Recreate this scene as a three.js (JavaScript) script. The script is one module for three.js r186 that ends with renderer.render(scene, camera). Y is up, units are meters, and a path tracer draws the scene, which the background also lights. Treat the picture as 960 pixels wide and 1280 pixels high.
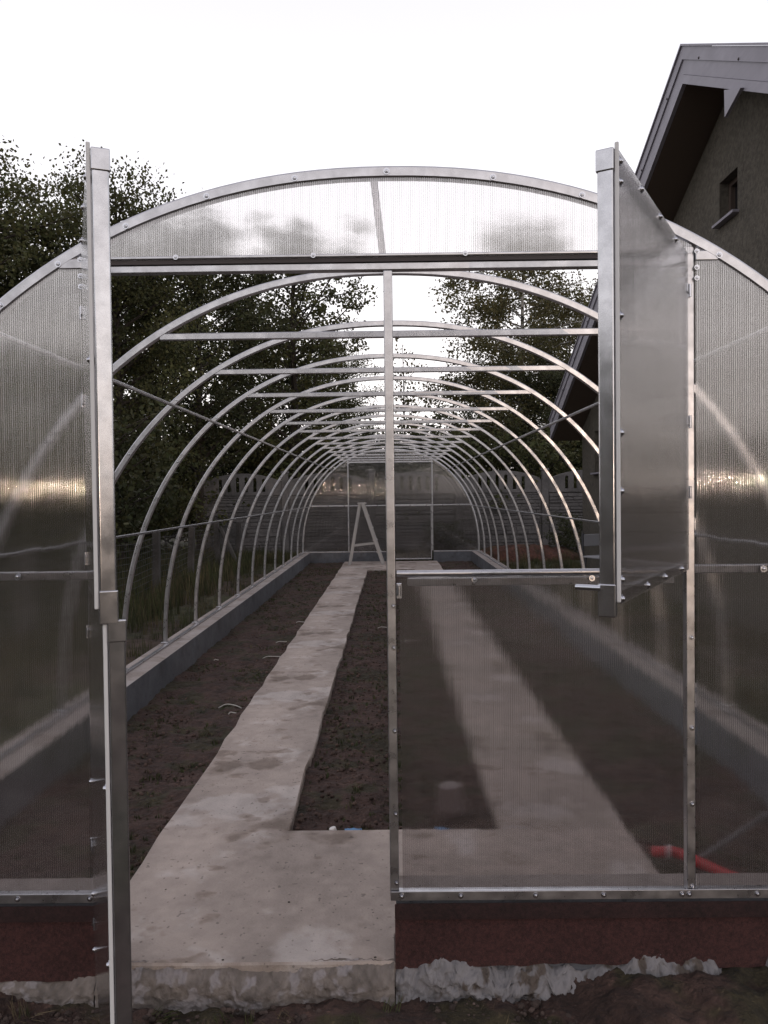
import * as THREE from 'three';
import { RoundedBoxGeometry } from 'three/addons/geometries/RoundedBoxGeometry.js';
import { mergeGeometries } from 'three/addons/utils/BufferGeometryUtils.js';

// ---------------------------------------------------------------- camera, sky, sun, exposure
const scene = new THREE.Scene();
const EYE = 1.42;                                            // eye height above the soil
const camera = new THREE.PerspectiveCamera(65.24, 0.75, 0.05, 600);
camera.position.set(0, EYE, 2.29);
camera.rotation.order = 'YXZ';
camera.rotation.set(-0.022, 0.008, -0.0115);

const SUN_EL = 0.012, SUN_AZ = 0.25;                         // low sun behind the photographer
const sunDir = new THREE.Vector3(Math.sin(SUN_AZ) * Math.cos(SUN_EL), Math.sin(SUN_EL), Math.cos(SUN_AZ) * Math.cos(SUN_EL));
{
  const W = 512, H = 256, d = new Float32Array(W * H * 4);
  const lerp3 = (a, b, t) => a.map((v, i) => v + (b[i] - v) * t);
  const stops = [[0, [1.46, 1.33, 1.26]], [0.10, [1.46, 1.39, 1.37]], [0.25, [1.32, 1.29, 1.32]], [0.5, [1.02, 1.01, 1.10]], [0.9, [0.72, 0.70, 0.78]], [1.5708, [0.60, 0.58, 0.65]]];
  for (let y = 0; y < H; y++) {
    const el = ((y + 0.5) / H - 0.5) * Math.PI;
    let c = [0.10, 0.09, 0.08];
    if (el >= 0) for (let k = 0; k < stops.length - 1; k++) if (el <= stops[k + 1][0]) { c = lerp3(stops[k][1], stops[k + 1][1], (el - stops[k][0]) / (stops[k + 1][0] - stops[k][0])); break; }
    for (let x = 0; x < W; x++) {
      const az = ((x + 0.5) / W - 0.5) * 2 * Math.PI;
      const dz = Math.cos(el) * Math.sin(az), dx = Math.cos(el) * Math.cos(az);
      const toSun = Math.max(0, dx * sunDir.x + Math.sin(el) * sunDir.y + dz * sunDir.z);
      const g = el >= 0 ? 0.2 * Math.pow(toSun, 6) : 0;
      const o = (y * W + x) * 4;
      d[o] = c[0] + g * 1.2; d[o + 1] = c[1] + g * 0.8; d[o + 2] = c[2] + g * 0.45; d[o + 3] = 1;
    }
  }
  const sky = new THREE.DataTexture(d, W, H, THREE.RGBAFormat, THREE.FloatType);
  sky.mapping = THREE.EquirectangularReflectionMapping; sky.magFilter = THREE.LinearFilter; sky.minFilter = THREE.LinearFilter; sky.needsUpdate = true;
  scene.background = sky; scene.environment = sky;
}
const sun = new THREE.DirectionalLight(new THREE.Color(1, 0.74, 0.55), 0.24);
sun.position.copy(sunDir).multiplyScalar(60); sun.target.position.set(0, 0, 0);
sun.castShadow = true; sun.shadow.radius = 0.45; sun.shadow.mapSize.set(2048, 2048);
Object.assign(sun.shadow.camera, { left: -20, right: 20, top: 15, bottom: -5, near: 1, far: 140 });
scene.add(sun, sun.target);
const renderer = new THREE.WebGLRenderer({ antialias: true });
renderer.setSize(768, 1024);
renderer.shadowMap.enabled = true; renderer.shadowMap.type = THREE.PCFSoftShadowMap;
renderer.toneMapping = THREE.LinearToneMapping;
renderer.toneMappingExposure = 1.0;

// ---------------------------------------------------------------- helpers
function rng(seed) { let a = seed >>> 0; return () => { a = (a + 0x6D2B79F5) | 0; let t = Math.imul(a ^ (a >>> 15), 1 | a); t = (t + Math.imul(t ^ (t >>> 7), 61 | t)) ^ t; return ((t ^ (t >>> 14)) >>> 0) / 4294967296; }; }
const hash = (x, y, s) => { let h = Math.imul(x, 374761393) + Math.imul(y, 668265263) + Math.imul(s, 2147483647 ^ 0x5bd1e995); h = Math.imul(h ^ (h >>> 13), 1274126177); return ((h ^ (h >>> 16)) >>> 0) / 4294967296; };
function vnoise(x, y, per, s) {                              // value noise that repeats after per cells
  const xi = Math.floor(x), yi = Math.floor(y), fx = x - xi, fy = y - yi, m = (v) => ((v % per) + per) % per;
  const u = fx * fx * (3 - 2 * fx), v = fy * fy * (3 - 2 * fy);
  const a = hash(m(xi), m(yi), s), b = hash(m(xi + 1), m(yi), s), c = hash(m(xi), m(yi + 1), s), d = hash(m(xi + 1), m(yi + 1), s);
  return a + (b - a) * u + (c - a) * v + (a - b - c + d) * u * v;
}
function fbm(x, y, per, oct, s) { let v = 0, a = 0.5, t = 0; for (let i = 0; i < oct; i++) { v += a * vnoise(x, y, per, s + i); t += a; x *= 2; y *= 2; per *= 2; a *= 0.5; } return v / t; }
const N2 = (x, y, s = 7) => fbm(x, y, 4096, 4, s);           // noise in metres for shapes
const clamp = (v, a = 0, b = 1) => Math.min(b, Math.max(a, v));
const smooth = (a, b, x) => { const t = clamp((x - a) / (b - a)); return t * t * (3 - 2 * t); };
function tex(size, fn, srgb, repeat = 1, float = false) {
  const w = Array.isArray(size) ? size[0] : size, h = Array.isArray(size) ? size[1] : size, d = float ? new Float32Array(w * h * 4) : new Uint8Array(w * h * 4);
  for (let y = 0; y < h; y++) for (let x = 0; x < w; x++) {
    const c = fn(x / w, y / h), o = (y * w + x) * 4;
    for (let k = 0; k < 3; k++) d[o + k] = float ? c[k] : Math.round(255 * clamp(Array.isArray(c) ? c[k] : c));
    d[o + 3] = float ? 1 : 255;
  }
  const t = float ? new THREE.DataTexture(d, w, h, THREE.RGBAFormat, THREE.FloatType) : new THREE.DataTexture(d, w, h);
  t.wrapS = t.wrapT = THREE.RepeatWrapping; t.magFilter = THREE.LinearFilter; t.minFilter = THREE.LinearFilter;
  if (srgb) t.colorSpace = THREE.SRGBColorSpace;
  if (Array.isArray(repeat)) t.repeat.set(...repeat); else t.repeat.set(repeat, repeat);
  t.needsUpdate = true; return t;
}
const toS = (l) => (l <= 0.0031308 ? l * 12.92 : 1.055 * Math.pow(l, 1 / 2.4) - 0.055);
const S3 = (c) => c.map(toS);
const mix3 = (a, b, t) => a.map((v, i) => v + (b[i] - v) * t);

function metreUV(g, ox = 0, oy = 0) {                        // uv in metres from the side each face points to
  const n = g.index ? g.toNonIndexed() : g, p = n.attributes.position, uv = new Float32Array(p.count * 2);
  const A = new THREE.Vector3(), B = new THREE.Vector3(), C = new THREE.Vector3();
  for (let i = 0; i < p.count; i += 3) {
    A.fromBufferAttribute(p, i); B.fromBufferAttribute(p, i + 1); C.fromBufferAttribute(p, i + 2);
    const nn = B.clone().sub(A).cross(C.clone().sub(A)), ax = Math.abs(nn.x), ay = Math.abs(nn.y), az = Math.abs(nn.z);
    for (let k = 0; k < 3; k++) {
      const v = [A, B, C][k], o = (i + k) * 2;
      if (ax >= ay && ax >= az) { uv[o] = v.z + ox; uv[o + 1] = v.y + oy; } else if (ay >= az) { uv[o] = v.x + ox; uv[o + 1] = v.z + oy; } else { uv[o] = v.x + ox + (nn.z < 0 ? 0.1131 : 0); uv[o + 1] = v.y + oy; }
    }
  }
  n.setAttribute('uv', new THREE.BufferAttribute(uv, 2)); return n;
}
function boxAt(x0, x1, y0, y1, z0, z1, r = 0) {              // box between two corners, uv in metres
  const w = x1 - x0, h = y1 - y0, d = z1 - z0;
  const g = r > 0 ? new RoundedBoxGeometry(w, h, d, 1, Math.min(r, w / 2.2, h / 2.2, d / 2.2)) : new THREE.BoxGeometry(w, h, d);
  g.translate((x0 + x1) / 2, (y0 + y1) / 2, (z0 + z1) / 2);
  return metreUV(g);
}
function sweep(points, w, h, ref) {                          // rectangular bar along a line; w lies along ref, h across it
  const pos = [], uv = [], nor = [], R = ref.clone().normalize(), n = points.length; let run = 0;
  const frame = (i) => {
    const a = points[Math.max(0, i - 1)], b = points[Math.min(n - 1, i + 1)], t = b.clone().sub(a).normalize();
    const side = R.clone().addScaledVector(t, -R.dot(t)).normalize(), up = t.clone().cross(side).normalize();
    const c = Math.min(w, h) * 0.16, k = [[w / 2, h / 2 - c], [w / 2 - c, h / 2], [-w / 2 + c, h / 2], [-w / 2, h / 2 - c], [-w / 2, -h / 2 + c], [-w / 2 + c, -h / 2], [w / 2 - c, -h / 2], [w / 2, -h / 2 + c]];
    return { p: k.map(([a2, b2]) => points[i].clone().addScaledVector(side, a2).addScaledVector(up, b2)), t };
  };
  const F = points.map((_, i) => frame(i));
  const tri = (a, b, c, ua, ub, uc) => { const nn = b.clone().sub(a).cross(c.clone().sub(a)).normalize(); for (const v of [a, b, c]) { pos.push(v.x, v.y, v.z); nor.push(nn.x, nn.y, nn.z); } uv.push(...ua, ...ub, ...uc); };
  for (let i = 0; i < n - 1; i++) {
    const L = points[i].distanceTo(points[i + 1]);
    for (let k = 0; k < 8; k++) {
      const k2 = (k + 1) % 8, v0 = k * 0.02, v1 = v0 + 0.02;
      tri(F[i].p[k], F[i + 1].p[k2], F[i + 1].p[k], [run, v0], [run + L, v1], [run + L, v0]);
      tri(F[i].p[k], F[i].p[k2], F[i + 1].p[k2], [run, v0], [run, v1], [run + L, v1]);
    }
    run += L;
  }
  for (const [f, s] of [[F[0], 1], [F[n - 1], -1]]) for (let k = 1; k < 7; k++) s > 0 ? tri(f.p[0], f.p[k + 1], f.p[k], [0, 0], [0.01, 0], [0.01, 0.01]) : tri(f.p[0], f.p[k], f.p[k + 1], [0, 0], [0.01, 0], [0.01, 0.01]);
  const g = new THREE.BufferGeometry();
  g.setAttribute('position', new THREE.Float32BufferAttribute(pos, 3)); g.setAttribute('normal', new THREE.Float32BufferAttribute(nor, 3)); g.setAttribute('uv', new THREE.Float32BufferAttribute(uv, 2));
  return g;
}
const V = (x, y, z) => new THREE.Vector3(x, y, z);
const bar = (a, b, w, h, ref) => sweep([a, b], w, h, ref || (Math.abs(b.clone().sub(a).normalize().y) > 0.9 ? V(1, 0, 0) : V(0, 1, 0)));
const merge = (list) => { const l = list.map((g) => (g.index ? g.toNonIndexed() : g)); for (const g of l) for (const k of Object.keys(g.attributes)) if (!['position', 'normal', 'uv', 'color'].includes(k)) g.deleteAttribute(k); return mergeGeometries(l); };

const taken = new Map();
function numbered(name) { const n = taken.get(name) ?? 0; taken.set(name, n + 1); return n ? `${name}_${String(n).padStart(3, '0')}` : name; }
function finish(o) { o.castShadow = true; o.receiveShadow = true; return o; }
function part(parent, name, geometry, material) { const m = finish(new THREE.Mesh(geometry, material)); m.name = name; parent.add(m); return m; }
function thing(name, label, category, position = [0, 0, 0], turn = 0, group) {
  const o = new THREE.Group(); o.name = numbered(name); o.position.set(...position); o.rotation.y = turn;
  o.userData = { label, category }; if (group) o.userData.group = group; scene.add(o); return o;
}
function single(name, label, category, geometry, material, group) {
  const m = finish(new THREE.Mesh(geometry, material)); m.name = numbered(name); m.userData = { label, category }; if (group) m.userData.group = group; scene.add(m); return m;
}
function structure(name, geometry, material, label) { const m = finish(new THREE.Mesh(geometry, material)); m.name = numbered(name); m.userData = { kind: 'structure', label, category: name.replace(/_/g, ' ') }; scene.add(m); return m; }

// ---------------------------------------------------------------- materials
const M = {};
{
  const spangle = tex(256, (u, v) => { const n = fbm(u * 12, v * 12, 12, 4, 11), f = hash(Math.floor(u * 256), Math.floor(v * 256), 3); return S3([0.48 + 0.24 * (n - 0.5) + 0.05 * (f - 0.5), 0.48 + 0.24 * (n - 0.5) + 0.05 * (f - 0.5), 0.50 + 0.25 * (n - 0.5) + 0.05 * (f - 0.5)]); }, true, 3);
  const spangleR = tex(256, (u, v) => { const n = fbm(u * 10, v * 10, 10, 4, 23); return 0.20 + 0.24 * n; }, false, 3);
  M.zinc = new THREE.MeshStandardMaterial({ name: 'galvanised steel', map: spangle, roughnessMap: spangleR, roughness: 1, metalness: 0.95 });
  M.channel = new THREE.MeshStandardMaterial({ name: 'galvanised channel', map: spangle, roughnessMap: spangleR, roughness: 0.55, metalness: 0.95 });
  M.bolt = new THREE.MeshStandardMaterial({ name: 'bolt steel', color: new THREE.Color().setRGB(0.55, 0.56, 0.6), roughness: 0.25, metalness: 1 });
  M.trim = new THREE.MeshStandardMaterial({ name: 'white sheet edge', color: new THREE.Color().setRGB(0.62, 0.62, 0.62), roughness: 0.5 });
  M.darkSteel = new THREE.MeshStandardMaterial({ name: 'dark seal', color: new THREE.Color().setRGB(0.06, 0.05, 0.05), roughness: 0.8 });

  // twin-wall polycarbonate: flat skins with upright webs that bend light sideways
  const RIB = 42, WEB = 0.055;                                // webs per texture width, half width of the added metal line on each web
  const nm = tex([2048, 256], (u, v) => {
    const k = u * RIB, rib = Math.floor(k), f = k - rib - 0.5;
    const nx = Math.abs(f) < WEB ? 0.6 * f / WEB : 0.008 * (hash(rib, 3, 5) - 0.5) + 0.07 * f;
    const ny = 0.010 * (fbm(u * 8, v * 8, 8, 3, 9) - 0.5);
    const nz = Math.sqrt(Math.max(0.05, 1 - nx * nx - ny * ny));
    return [nx * 0.5 + 0.5, ny * 0.5 + 0.5, nz * 0.5 + 0.5];
  }, false, [1 / 0.256, 1 / 1.024], true);
  const tm = tex([1024, 256], (u, v) => {
    const k = u * RIB, i = Math.floor(k), f = k - i - 0.5, e = Math.exp(-f * f / 0.012);
    return 1.0 - e * (0.006 + 0.01 * hash(i, 1, 4)) - 0.006 * fbm(u * 16, v * 4, 4, 4, 8);
  }, false, [1 / 0.256, 1 / 1.024]);
  const mm = tex([2048, 4], (u) => { const k = u * RIB, f = k - Math.floor(k) - 0.5; return Math.abs(f) < WEB ? 0.95 : 0; }, false, [1 / 0.256, 1]);  // metal lines put into the clear sheet to imitate reflections inside the webs
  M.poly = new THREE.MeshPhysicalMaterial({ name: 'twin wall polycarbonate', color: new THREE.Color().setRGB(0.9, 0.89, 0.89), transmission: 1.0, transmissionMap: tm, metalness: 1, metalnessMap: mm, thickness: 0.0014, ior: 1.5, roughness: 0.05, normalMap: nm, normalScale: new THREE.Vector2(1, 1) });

  M.web = new THREE.MeshPhysicalMaterial({ name: 'clear web', color: new THREE.Color().setRGB(0.97, 0.96, 0.96), transmission: 0.995, thickness: 0, roughness: 0.025, ior: 1.55, side: THREE.DoubleSide });
  const conc = (base, seed, stain) => tex(1024, (u, v) => {
    const a = fbm(u * 5, v * 5, 5, 5, seed), b = fbm(u * 40, v * 40, 40, 3, seed + 9), f = hash(Math.floor(u * 1024), Math.floor(v * 1024), seed);
    let k = 0.78 + 0.5 * (a - 0.5) + 0.28 * (b - 0.5) + 0.1 * (f - 0.5);
    const st = smooth(0.60, 0.74, fbm(u * 9, v * 9, 9, 5, seed + 31)) * stain, pale = smooth(0.62, 0.72, fbm(u * 7, v * 7, 7, 5, seed + 57)) * stain;
    k = k * (1 - 0.42 * st) + 0.26 * pale;
    const smear = smooth(0.63, 0.72, fbm(u * 20 + 3, v * 26, 26, 4, seed + 83) * 0.6 + 0.4 * fbm(u * 6, v * 6, 6, 3, seed + 88)) * stain; k *= 1 - 0.35 * smear;
    const speck = fbm(u * 128, v * 128, 128, 2, seed + 70) > 0.83 ? 0.6 : 1;
    return S3(base.map((c, i) => c * k * speck * (1 + (i === 0 ? 0.05 : i === 2 ? -0.05 : 0) * (st + smear - pale))));
  }, true, 1 / 1.9);
  const fineBump = tex(512, (u, v) => 0.55 * fbm(u * 24, v * 24, 24, 4, 91) + 0.45 * fbm(u * 96, v * 96, 96, 2, 95), false, 1 / 0.7);
  M.path = new THREE.MeshStandardMaterial({ name: 'path concrete', map: conc([0.47, 0.395, 0.345], 41, 1), roughness: 0.92, bumpMap: fineBump, bumpScale: 0.004 });
  M.wallTop = new THREE.MeshStandardMaterial({ name: 'foundation concrete', map: conc([0.40, 0.35, 0.32], 141, 0.6), roughness: 0.95, bumpMap: fineBump, bumpScale: 0.004 });
  M.wallSide = new THREE.MeshStandardMaterial({ name: 'dark grey foundation side', map: conc([0.15, 0.155, 0.17], 241, 0.5), roughness: 0.9, bumpMap: fineBump, bumpScale: 0.003 });  // wall sides, a darker and bluer grey than the top
  const rough = tex(512, (u, v) => 0.5 * fbm(u * 10, v * 10, 10, 5, 191) + 0.5 * fbm(u * 40, v * 40, 40, 3, 195), false, 1 / 0.5);
  const rc = tex(1024, (u, v) => {
    const a = fbm(u * 8, v * 8, 8, 5, 301), b = fbm(u * 60, v * 60, 60, 2, 305), p = smooth(0.56, 0.68, fbm(u * 28, v * 28, 28, 3, 309));
    const k = 0.75 + 0.6 * (a - 0.5) + 0.5 * (b - 0.5);
    return S3(mix3([0.22 * k, 0.19 * k, 0.17 * k], [0.32, 0.30, 0.31], 0.6 * p));
  }, true, 1 / 0.9);
  M.roughConc = new THREE.MeshStandardMaterial({ name: 'rough cast concrete', map: rc, roughness: 1, bumpMap: rough, bumpScale: 0.012 });
  const mort = tex(512, (u, v) => { const a = fbm(u * 9, v * 9, 9, 5, 401), d = smooth(0.55, 0.7, fbm(u * 14, v * 14, 14, 4, 405)); const k = 0.85 + 0.5 * (a - 0.5); return S3(mix3([0.24 * k, 0.23 * k, 0.235 * k], [0.08, 0.06, 0.045], d * 0.85)); }, true, 1 / 0.45);
  M.mortar = new THREE.MeshStandardMaterial({ name: 'mortar', map: mort, roughness: 1, bumpMap: rough, bumpScale: 0.02 });
  const felt = tex(1024, (u, v) => {
    const f = hash(Math.floor(u * 512), Math.floor(v * 512), 6), a = fbm(u * 6, v * 6, 6, 4, 501), b = fbm(u * 90, v * 90, 90, 2, 507);
    const k = 0.45 + 0.8 * f + 0.6 * (a - 0.5) + 0.9 * (b - 0.5);
    return S3([0.055 * k, 0.021 * k, 0.019 * k]);
  }, true, 1 / 0.7);
  const grit = tex(512, (u, v) => hash(Math.floor(u * 256), Math.floor(v * 256), 12), false, 1 / 0.35);
  M.felt = new THREE.MeshStandardMaterial({ name: 'red mineral felt', map: felt, roughness: 0.95, bumpMap: grit, bumpScale: 0.002, side: THREE.DoubleSide });
  M.feltStrip = new THREE.MeshStandardMaterial({ name: 'dark felt strip', map: felt, color: new THREE.Color().setRGB(0.55, 0.6, 0.62), roughness: 0.9, bumpMap: grit, bumpScale: 0.0015 });

  const soil = tex(1024, (u, v) => {
    const a = fbm(u * 8, v * 8, 8, 5, 601), b = fbm(u * 48, v * 48, 48, 4, 607), g = smooth(0.52, 0.66, fbm(u * 10, v * 10, 10, 4, 611));
    const k = 0.55 + 0.7 * (a - 0.35) + 0.9 * (b - 0.4), gr = fbm(u * 120, v * 120, 120, 2, 619);
    const c = [0.070 * k, 0.041 * k, 0.032 * k], w = [0.042 * k, 0.039 * k, 0.017 * k];
    const straw = gr > 0.80 ? 1.7 : 1;
    return S3(mix3(c, w, 0.75 * g).map((x) => x * straw));
  }, true, 1 / 1.6);
  const clod = tex(1024, (u, v) => 0.5 * fbm(u * 12, v * 12, 12, 5, 631) + 0.5 * fbm(u * 48, v * 48, 48, 4, 637), false, 1 / 0.9);
  M.soil = new THREE.MeshStandardMaterial({ name: 'garden soil', map: soil, roughness: 1, bumpMap: clod, bumpScale: 0.035 });
  const field = tex(1024, (u, v) => {
    const a = fbm(u * 6, v * 6, 6, 5, 701), b = fbm(u * 64, v * 64, 64, 3, 707), g = smooth(0.40, 0.62, fbm(u * 5, v * 5, 5, 4, 711));
    const k = 0.5 + 0.8 * (a - 0.35) + 0.8 * (b - 0.4);
    return S3(mix3([0.085 * k, 0.058 * k, 0.042 * k], [0.058 * k, 0.062 * k, 0.024 * k], 0.85 * g));
  }, true, 1 / 5.3);
  M.field = new THREE.MeshStandardMaterial({ name: 'rough ground', map: field, roughness: 1, bumpMap: clod, bumpScale: 0.04 });
  M.clod = new THREE.MeshStandardMaterial({ name: 'soil clods', color: new THREE.Color().setRGB(0.06, 0.042, 0.034), roughness: 1 });

  const stucco = tex(1024, (u, v) => {
    const a = fbm(u * 5, v * 5, 5, 5, 801), b = fbm(u * 90, v * 90, 90, 3, 807), s = fbm(u * 24, v * 4, 4, 4, 811);
    const k = 0.8 + 0.3 * (a - 0.5) + 0.7 * (b - 0.5) + 0.1 * (s - 0.5);
    return S3([0.115 * k, 0.102 * k, 0.082 * k]);
  }, true, 1 / 2.7);
  M.stucco = new THREE.MeshStandardMaterial({ name: 'rough grey render', map: stucco, roughness: 1, bumpMap: fineBump, bumpScale: 0.012 });
  const lav = tex(512, (u, v) => { const a = fbm(u * 6, v * 6, 6, 5, 901), s = fbm(u * 3, v * 48, 48, 3, 907), k = 0.85 + 0.3 * (a - 0.5) + 0.14 * (s - 0.5); return S3([0.30 * k, 0.285 * k, 0.33 * k]); }, true, 1 / 1.3);
  M.fascia = new THREE.MeshStandardMaterial({ name: 'grey painted fascia', map: lav, roughness: 0.55, metalness: 0.1 });
  M.roof = new THREE.MeshStandardMaterial({ name: 'grey roof sheet', map: lav, color: new THREE.Color().setRGB(0.8, 0.8, 0.8), roughness: 0.6, metalness: 0.2 });
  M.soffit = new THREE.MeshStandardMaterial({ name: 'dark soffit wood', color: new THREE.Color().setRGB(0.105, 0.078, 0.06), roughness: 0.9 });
  M.glass = new THREE.MeshStandardMaterial({ name: 'dark window glass', color: new THREE.Color().setRGB(0.012, 0.012, 0.014), roughness: 0.08 });
  M.winFrame = new THREE.MeshStandardMaterial({ name: 'brown window frame', color: new THREE.Color().setRGB(0.07, 0.05, 0.04), roughness: 0.6 });
  const fen = tex(512, (u, v) => { const a = fbm(u * 5, v * 5, 5, 5, 1001), b = fbm(u * 50, v * 50, 50, 2, 1007), k = 0.8 + 0.6 * (a - 0.5) + 0.3 * (b - 0.5); return S3([0.165 * k, 0.155 * k, 0.15 * k]); }, true, 1 / 1.7);
  M.fence = new THREE.MeshStandardMaterial({ name: 'precast concrete', map: fen, roughness: 0.95, bumpMap: fineBump, bumpScale: 0.006 });
  M.wire = new THREE.MeshStandardMaterial({ name: 'fence wire', color: new THREE.Color().setRGB(0.08, 0.078, 0.075), roughness: 0.8, metalness: 0.2 });
  M.bark = new THREE.MeshStandardMaterial({ name: 'bark', color: new THREE.Color().setRGB(0.04, 0.032, 0.026), roughness: 1 });
  const birch = tex(256, (u, v) => { const s = fbm(u * 3, v * 40, 40, 3, 1101) > 0.62 ? 0.05 : 0.34; return S3([s, s * 0.96, s * 0.9]); }, true, 1);
  M.birchBark = new THREE.MeshStandardMaterial({ name: 'birch bark', map: birch, roughness: 0.9 });
  M.leaf = new THREE.MeshPhysicalMaterial({ name: 'leaves', color: 0xffffff, vertexColors: true, transmission: 0.35, thickness: 0, roughness: 1, side: THREE.DoubleSide, specularIntensity: 0.4 });
  M.blade = new THREE.MeshStandardMaterial({ name: 'grass blades', color: 0xffffff, roughness: 1, side: THREE.DoubleSide });
}

// ---------------------------------------------------------------- ground
const YB = 0.25, PATH = 0.07, BED = 0.045, LEN = 14, HW = 1.79;      // foundation top, path level, bed level, length, half width
{
  const n = 150, pos = [], uv = [], idx = [];
  const warp = (t) => Math.sign(t) * (14 * Math.abs(t) + 236 * Math.pow(Math.abs(t), 4));
  for (let j = 0; j <= n; j++) for (let i = 0; i <= n; i++) {
    const x = warp(i / n * 2 - 1), z = -6 + warp(j / n * 2 - 1);
    const near = 1 - smooth(12, 30, Math.hypot(x, z + 6)), inside = smooth(2.3, 1.9, Math.abs(x)) * smooth(0.25, 0, z) * smooth(-14.6, -14.2, z);
    const front = smooth(3.4, 2.7, Math.abs(x)) * smooth(-0.4, 0, z) * smooth(2.9, 2.3, z);
    const y = (N2(x * 1.3 + 50, z * 1.3 + 80) - 0.5) * 0.07 * near * (1 - inside) * (1 - front) - 0.03 * inside - 0.09 * front;
    pos.push(x, y, z); uv.push(x, z);
  }
  for (let j = 0; j < n; j++) for (let i = 0; i < n; i++) { const a = j * (n + 1) + i, b = a + 1, c = a + n + 1, d = c + 1; idx.push(a, c, b, b, c, d); }
  const g = new THREE.BufferGeometry(); g.setAttribute('position', new THREE.Float32BufferAttribute(pos, 3)); g.setAttribute('uv', new THREE.Float32BufferAttribute(uv, 2)); g.setIndex(idx); g.computeVertexNormals();
  structure('ground', g, M.field, 'brown and green rough ground around the greenhouse');
}
function soilSheet(x0, x1, z0, z1, y, cell, amp, seed, heap = () => 0) {
  const nx = Math.ceil((x1 - x0) / cell), nz = Math.ceil((z1 - z0) / cell), pos = [], uv = [], idx = [];
  for (let j = 0; j <= nz; j++) for (let i = 0; i <= nx; i++) {
    const x = x0 + (x1 - x0) * i / nx, z = z0 + (z1 - z0) * j / nz;
    const h = (N2(x * 3 + seed, z * 3) - 0.5) * 0.6 + (N2(x * 14 + seed, z * 14, 17) - 0.5) * 0.6;
    pos.push(x, y + h * amp + heap(x, z), z); uv.push(x + seed, z);
  }
  for (let j = 0; j < nz; j++) for (let i = 0; i < nx; i++) { const a = j * (nx + 1) + i, b = a + 1, c = a + nx + 1, d = c + 1; idx.push(a, c, b, b, c, d); }
  const g = new THREE.BufferGeometry(); g.setAttribute('position', new THREE.Float32BufferAttribute(pos, 3)); g.setAttribute('uv', new THREE.Float32BufferAttribute(uv, 2)); g.setIndex(idx); g.computeVertexNormals(); return g;
}
const INNER = 1.64, PO = 0.93, PI2 = 0.43;                   // inner face of the foundation, outer and inner edge of the paths
structure('soil_bed', soilSheet(-INNER - 0.01, -PO + 0.02, -LEN + 0.1, -0.1, BED, 0.028, 0.07, 3), M.soil, 'long soil bed between the open side of the frame and the path by the ladder');
structure('soil_bed', soilSheet(-PI2 - 0.02, PI2 + 0.02, -12.12, -0.88, BED - 0.015, 0.028, 0.07, 23), M.soil, 'long soil bed enclosed by the two concrete paths');
structure('soil_bed', soilSheet(PO - 0.02, INNER + 0.01, -LEN + 0.1, -0.1, BED, 0.028, 0.07, 43), M.soil, 'long soil bed on the side of the house');
structure('soil', soilSheet(-2.6, 2.6, 0.0, 2.0, -0.028, 0.018, 0.10, 63, (x, z) => smooth(-0.05, 0.25, x) * smooth(0.6, 0.1, z) * (0.012 + 0.075 * smooth(0.42, 0.7, N2(x * 2.6 + 17, 3.3)))), M.soil, 'lumpy dark soil in front of the greenhouse foundation');

// concrete path: a ring of slab round the middle bed with a tongue through the doorway
{
  const R = rng(5), s = new THREE.Shape(), out = [], edge = (x0, z0, x1, z1, a) => { const n = Math.max(1, Math.round(Math.hypot(x1 - x0, z1 - z0) / 0.25)); for (let i = 0; i < n; i++) { const t = i / n; out.push([x0 + (x1 - x0) * t + (i ? (R() - 0.5) * a : 0), z0 + (z1 - z0) * t + (i ? (R() - 0.5) * a : 0)]); } };
  edge(-PO, -0.145, -0.86, -0.145, 0); edge(-0.86, -0.145, -0.86, 0.004, 0); edge(-0.86, 0.004, -0.004, 0.004, 0.012); edge(-0.004, 0.004, -0.004, -0.145, 0); edge(-0.004, -0.145, PO, -0.145, 0);
  edge(PO, -0.145, PO, -13.85, 0.018); edge(PO, -13.85, -PO, -13.85, 0); edge(-PO, -13.85, -PO, -0.145, 0.018);
  out.forEach(([x, z], i) => (i ? s.lineTo(x, z) : s.moveTo(x, z)));
  const hole = new THREE.Path(), inn = []; out.length = 0;
  edge(-PI2, -0.90, -PI2, -12.1, 0.018); edge(-PI2, -12.1, PI2, -12.1, 0.01); edge(PI2, -12.1, PI2, -0.90, 0.018); edge(PI2, -0.90, -PI2, -0.90, 0.01);
  out.forEach(([x, z], i) => (i ? hole.lineTo(x, z) : hole.moveTo(x, z))); s.holes.push(hole);
  const g = new THREE.ExtrudeGeometry(s, { depth: 0.13, bevelEnabled: true, bevelThickness: 0.006, bevelSize: 0.005, bevelSegments: 1 });
  g.rotateX(Math.PI / 2); g.translate(0, PATH - 0.006, 0);       // shape (x, z) laid flat
  structure('path', metreUV(g), M.path, 'poured concrete path ringing the middle bed');
}

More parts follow.
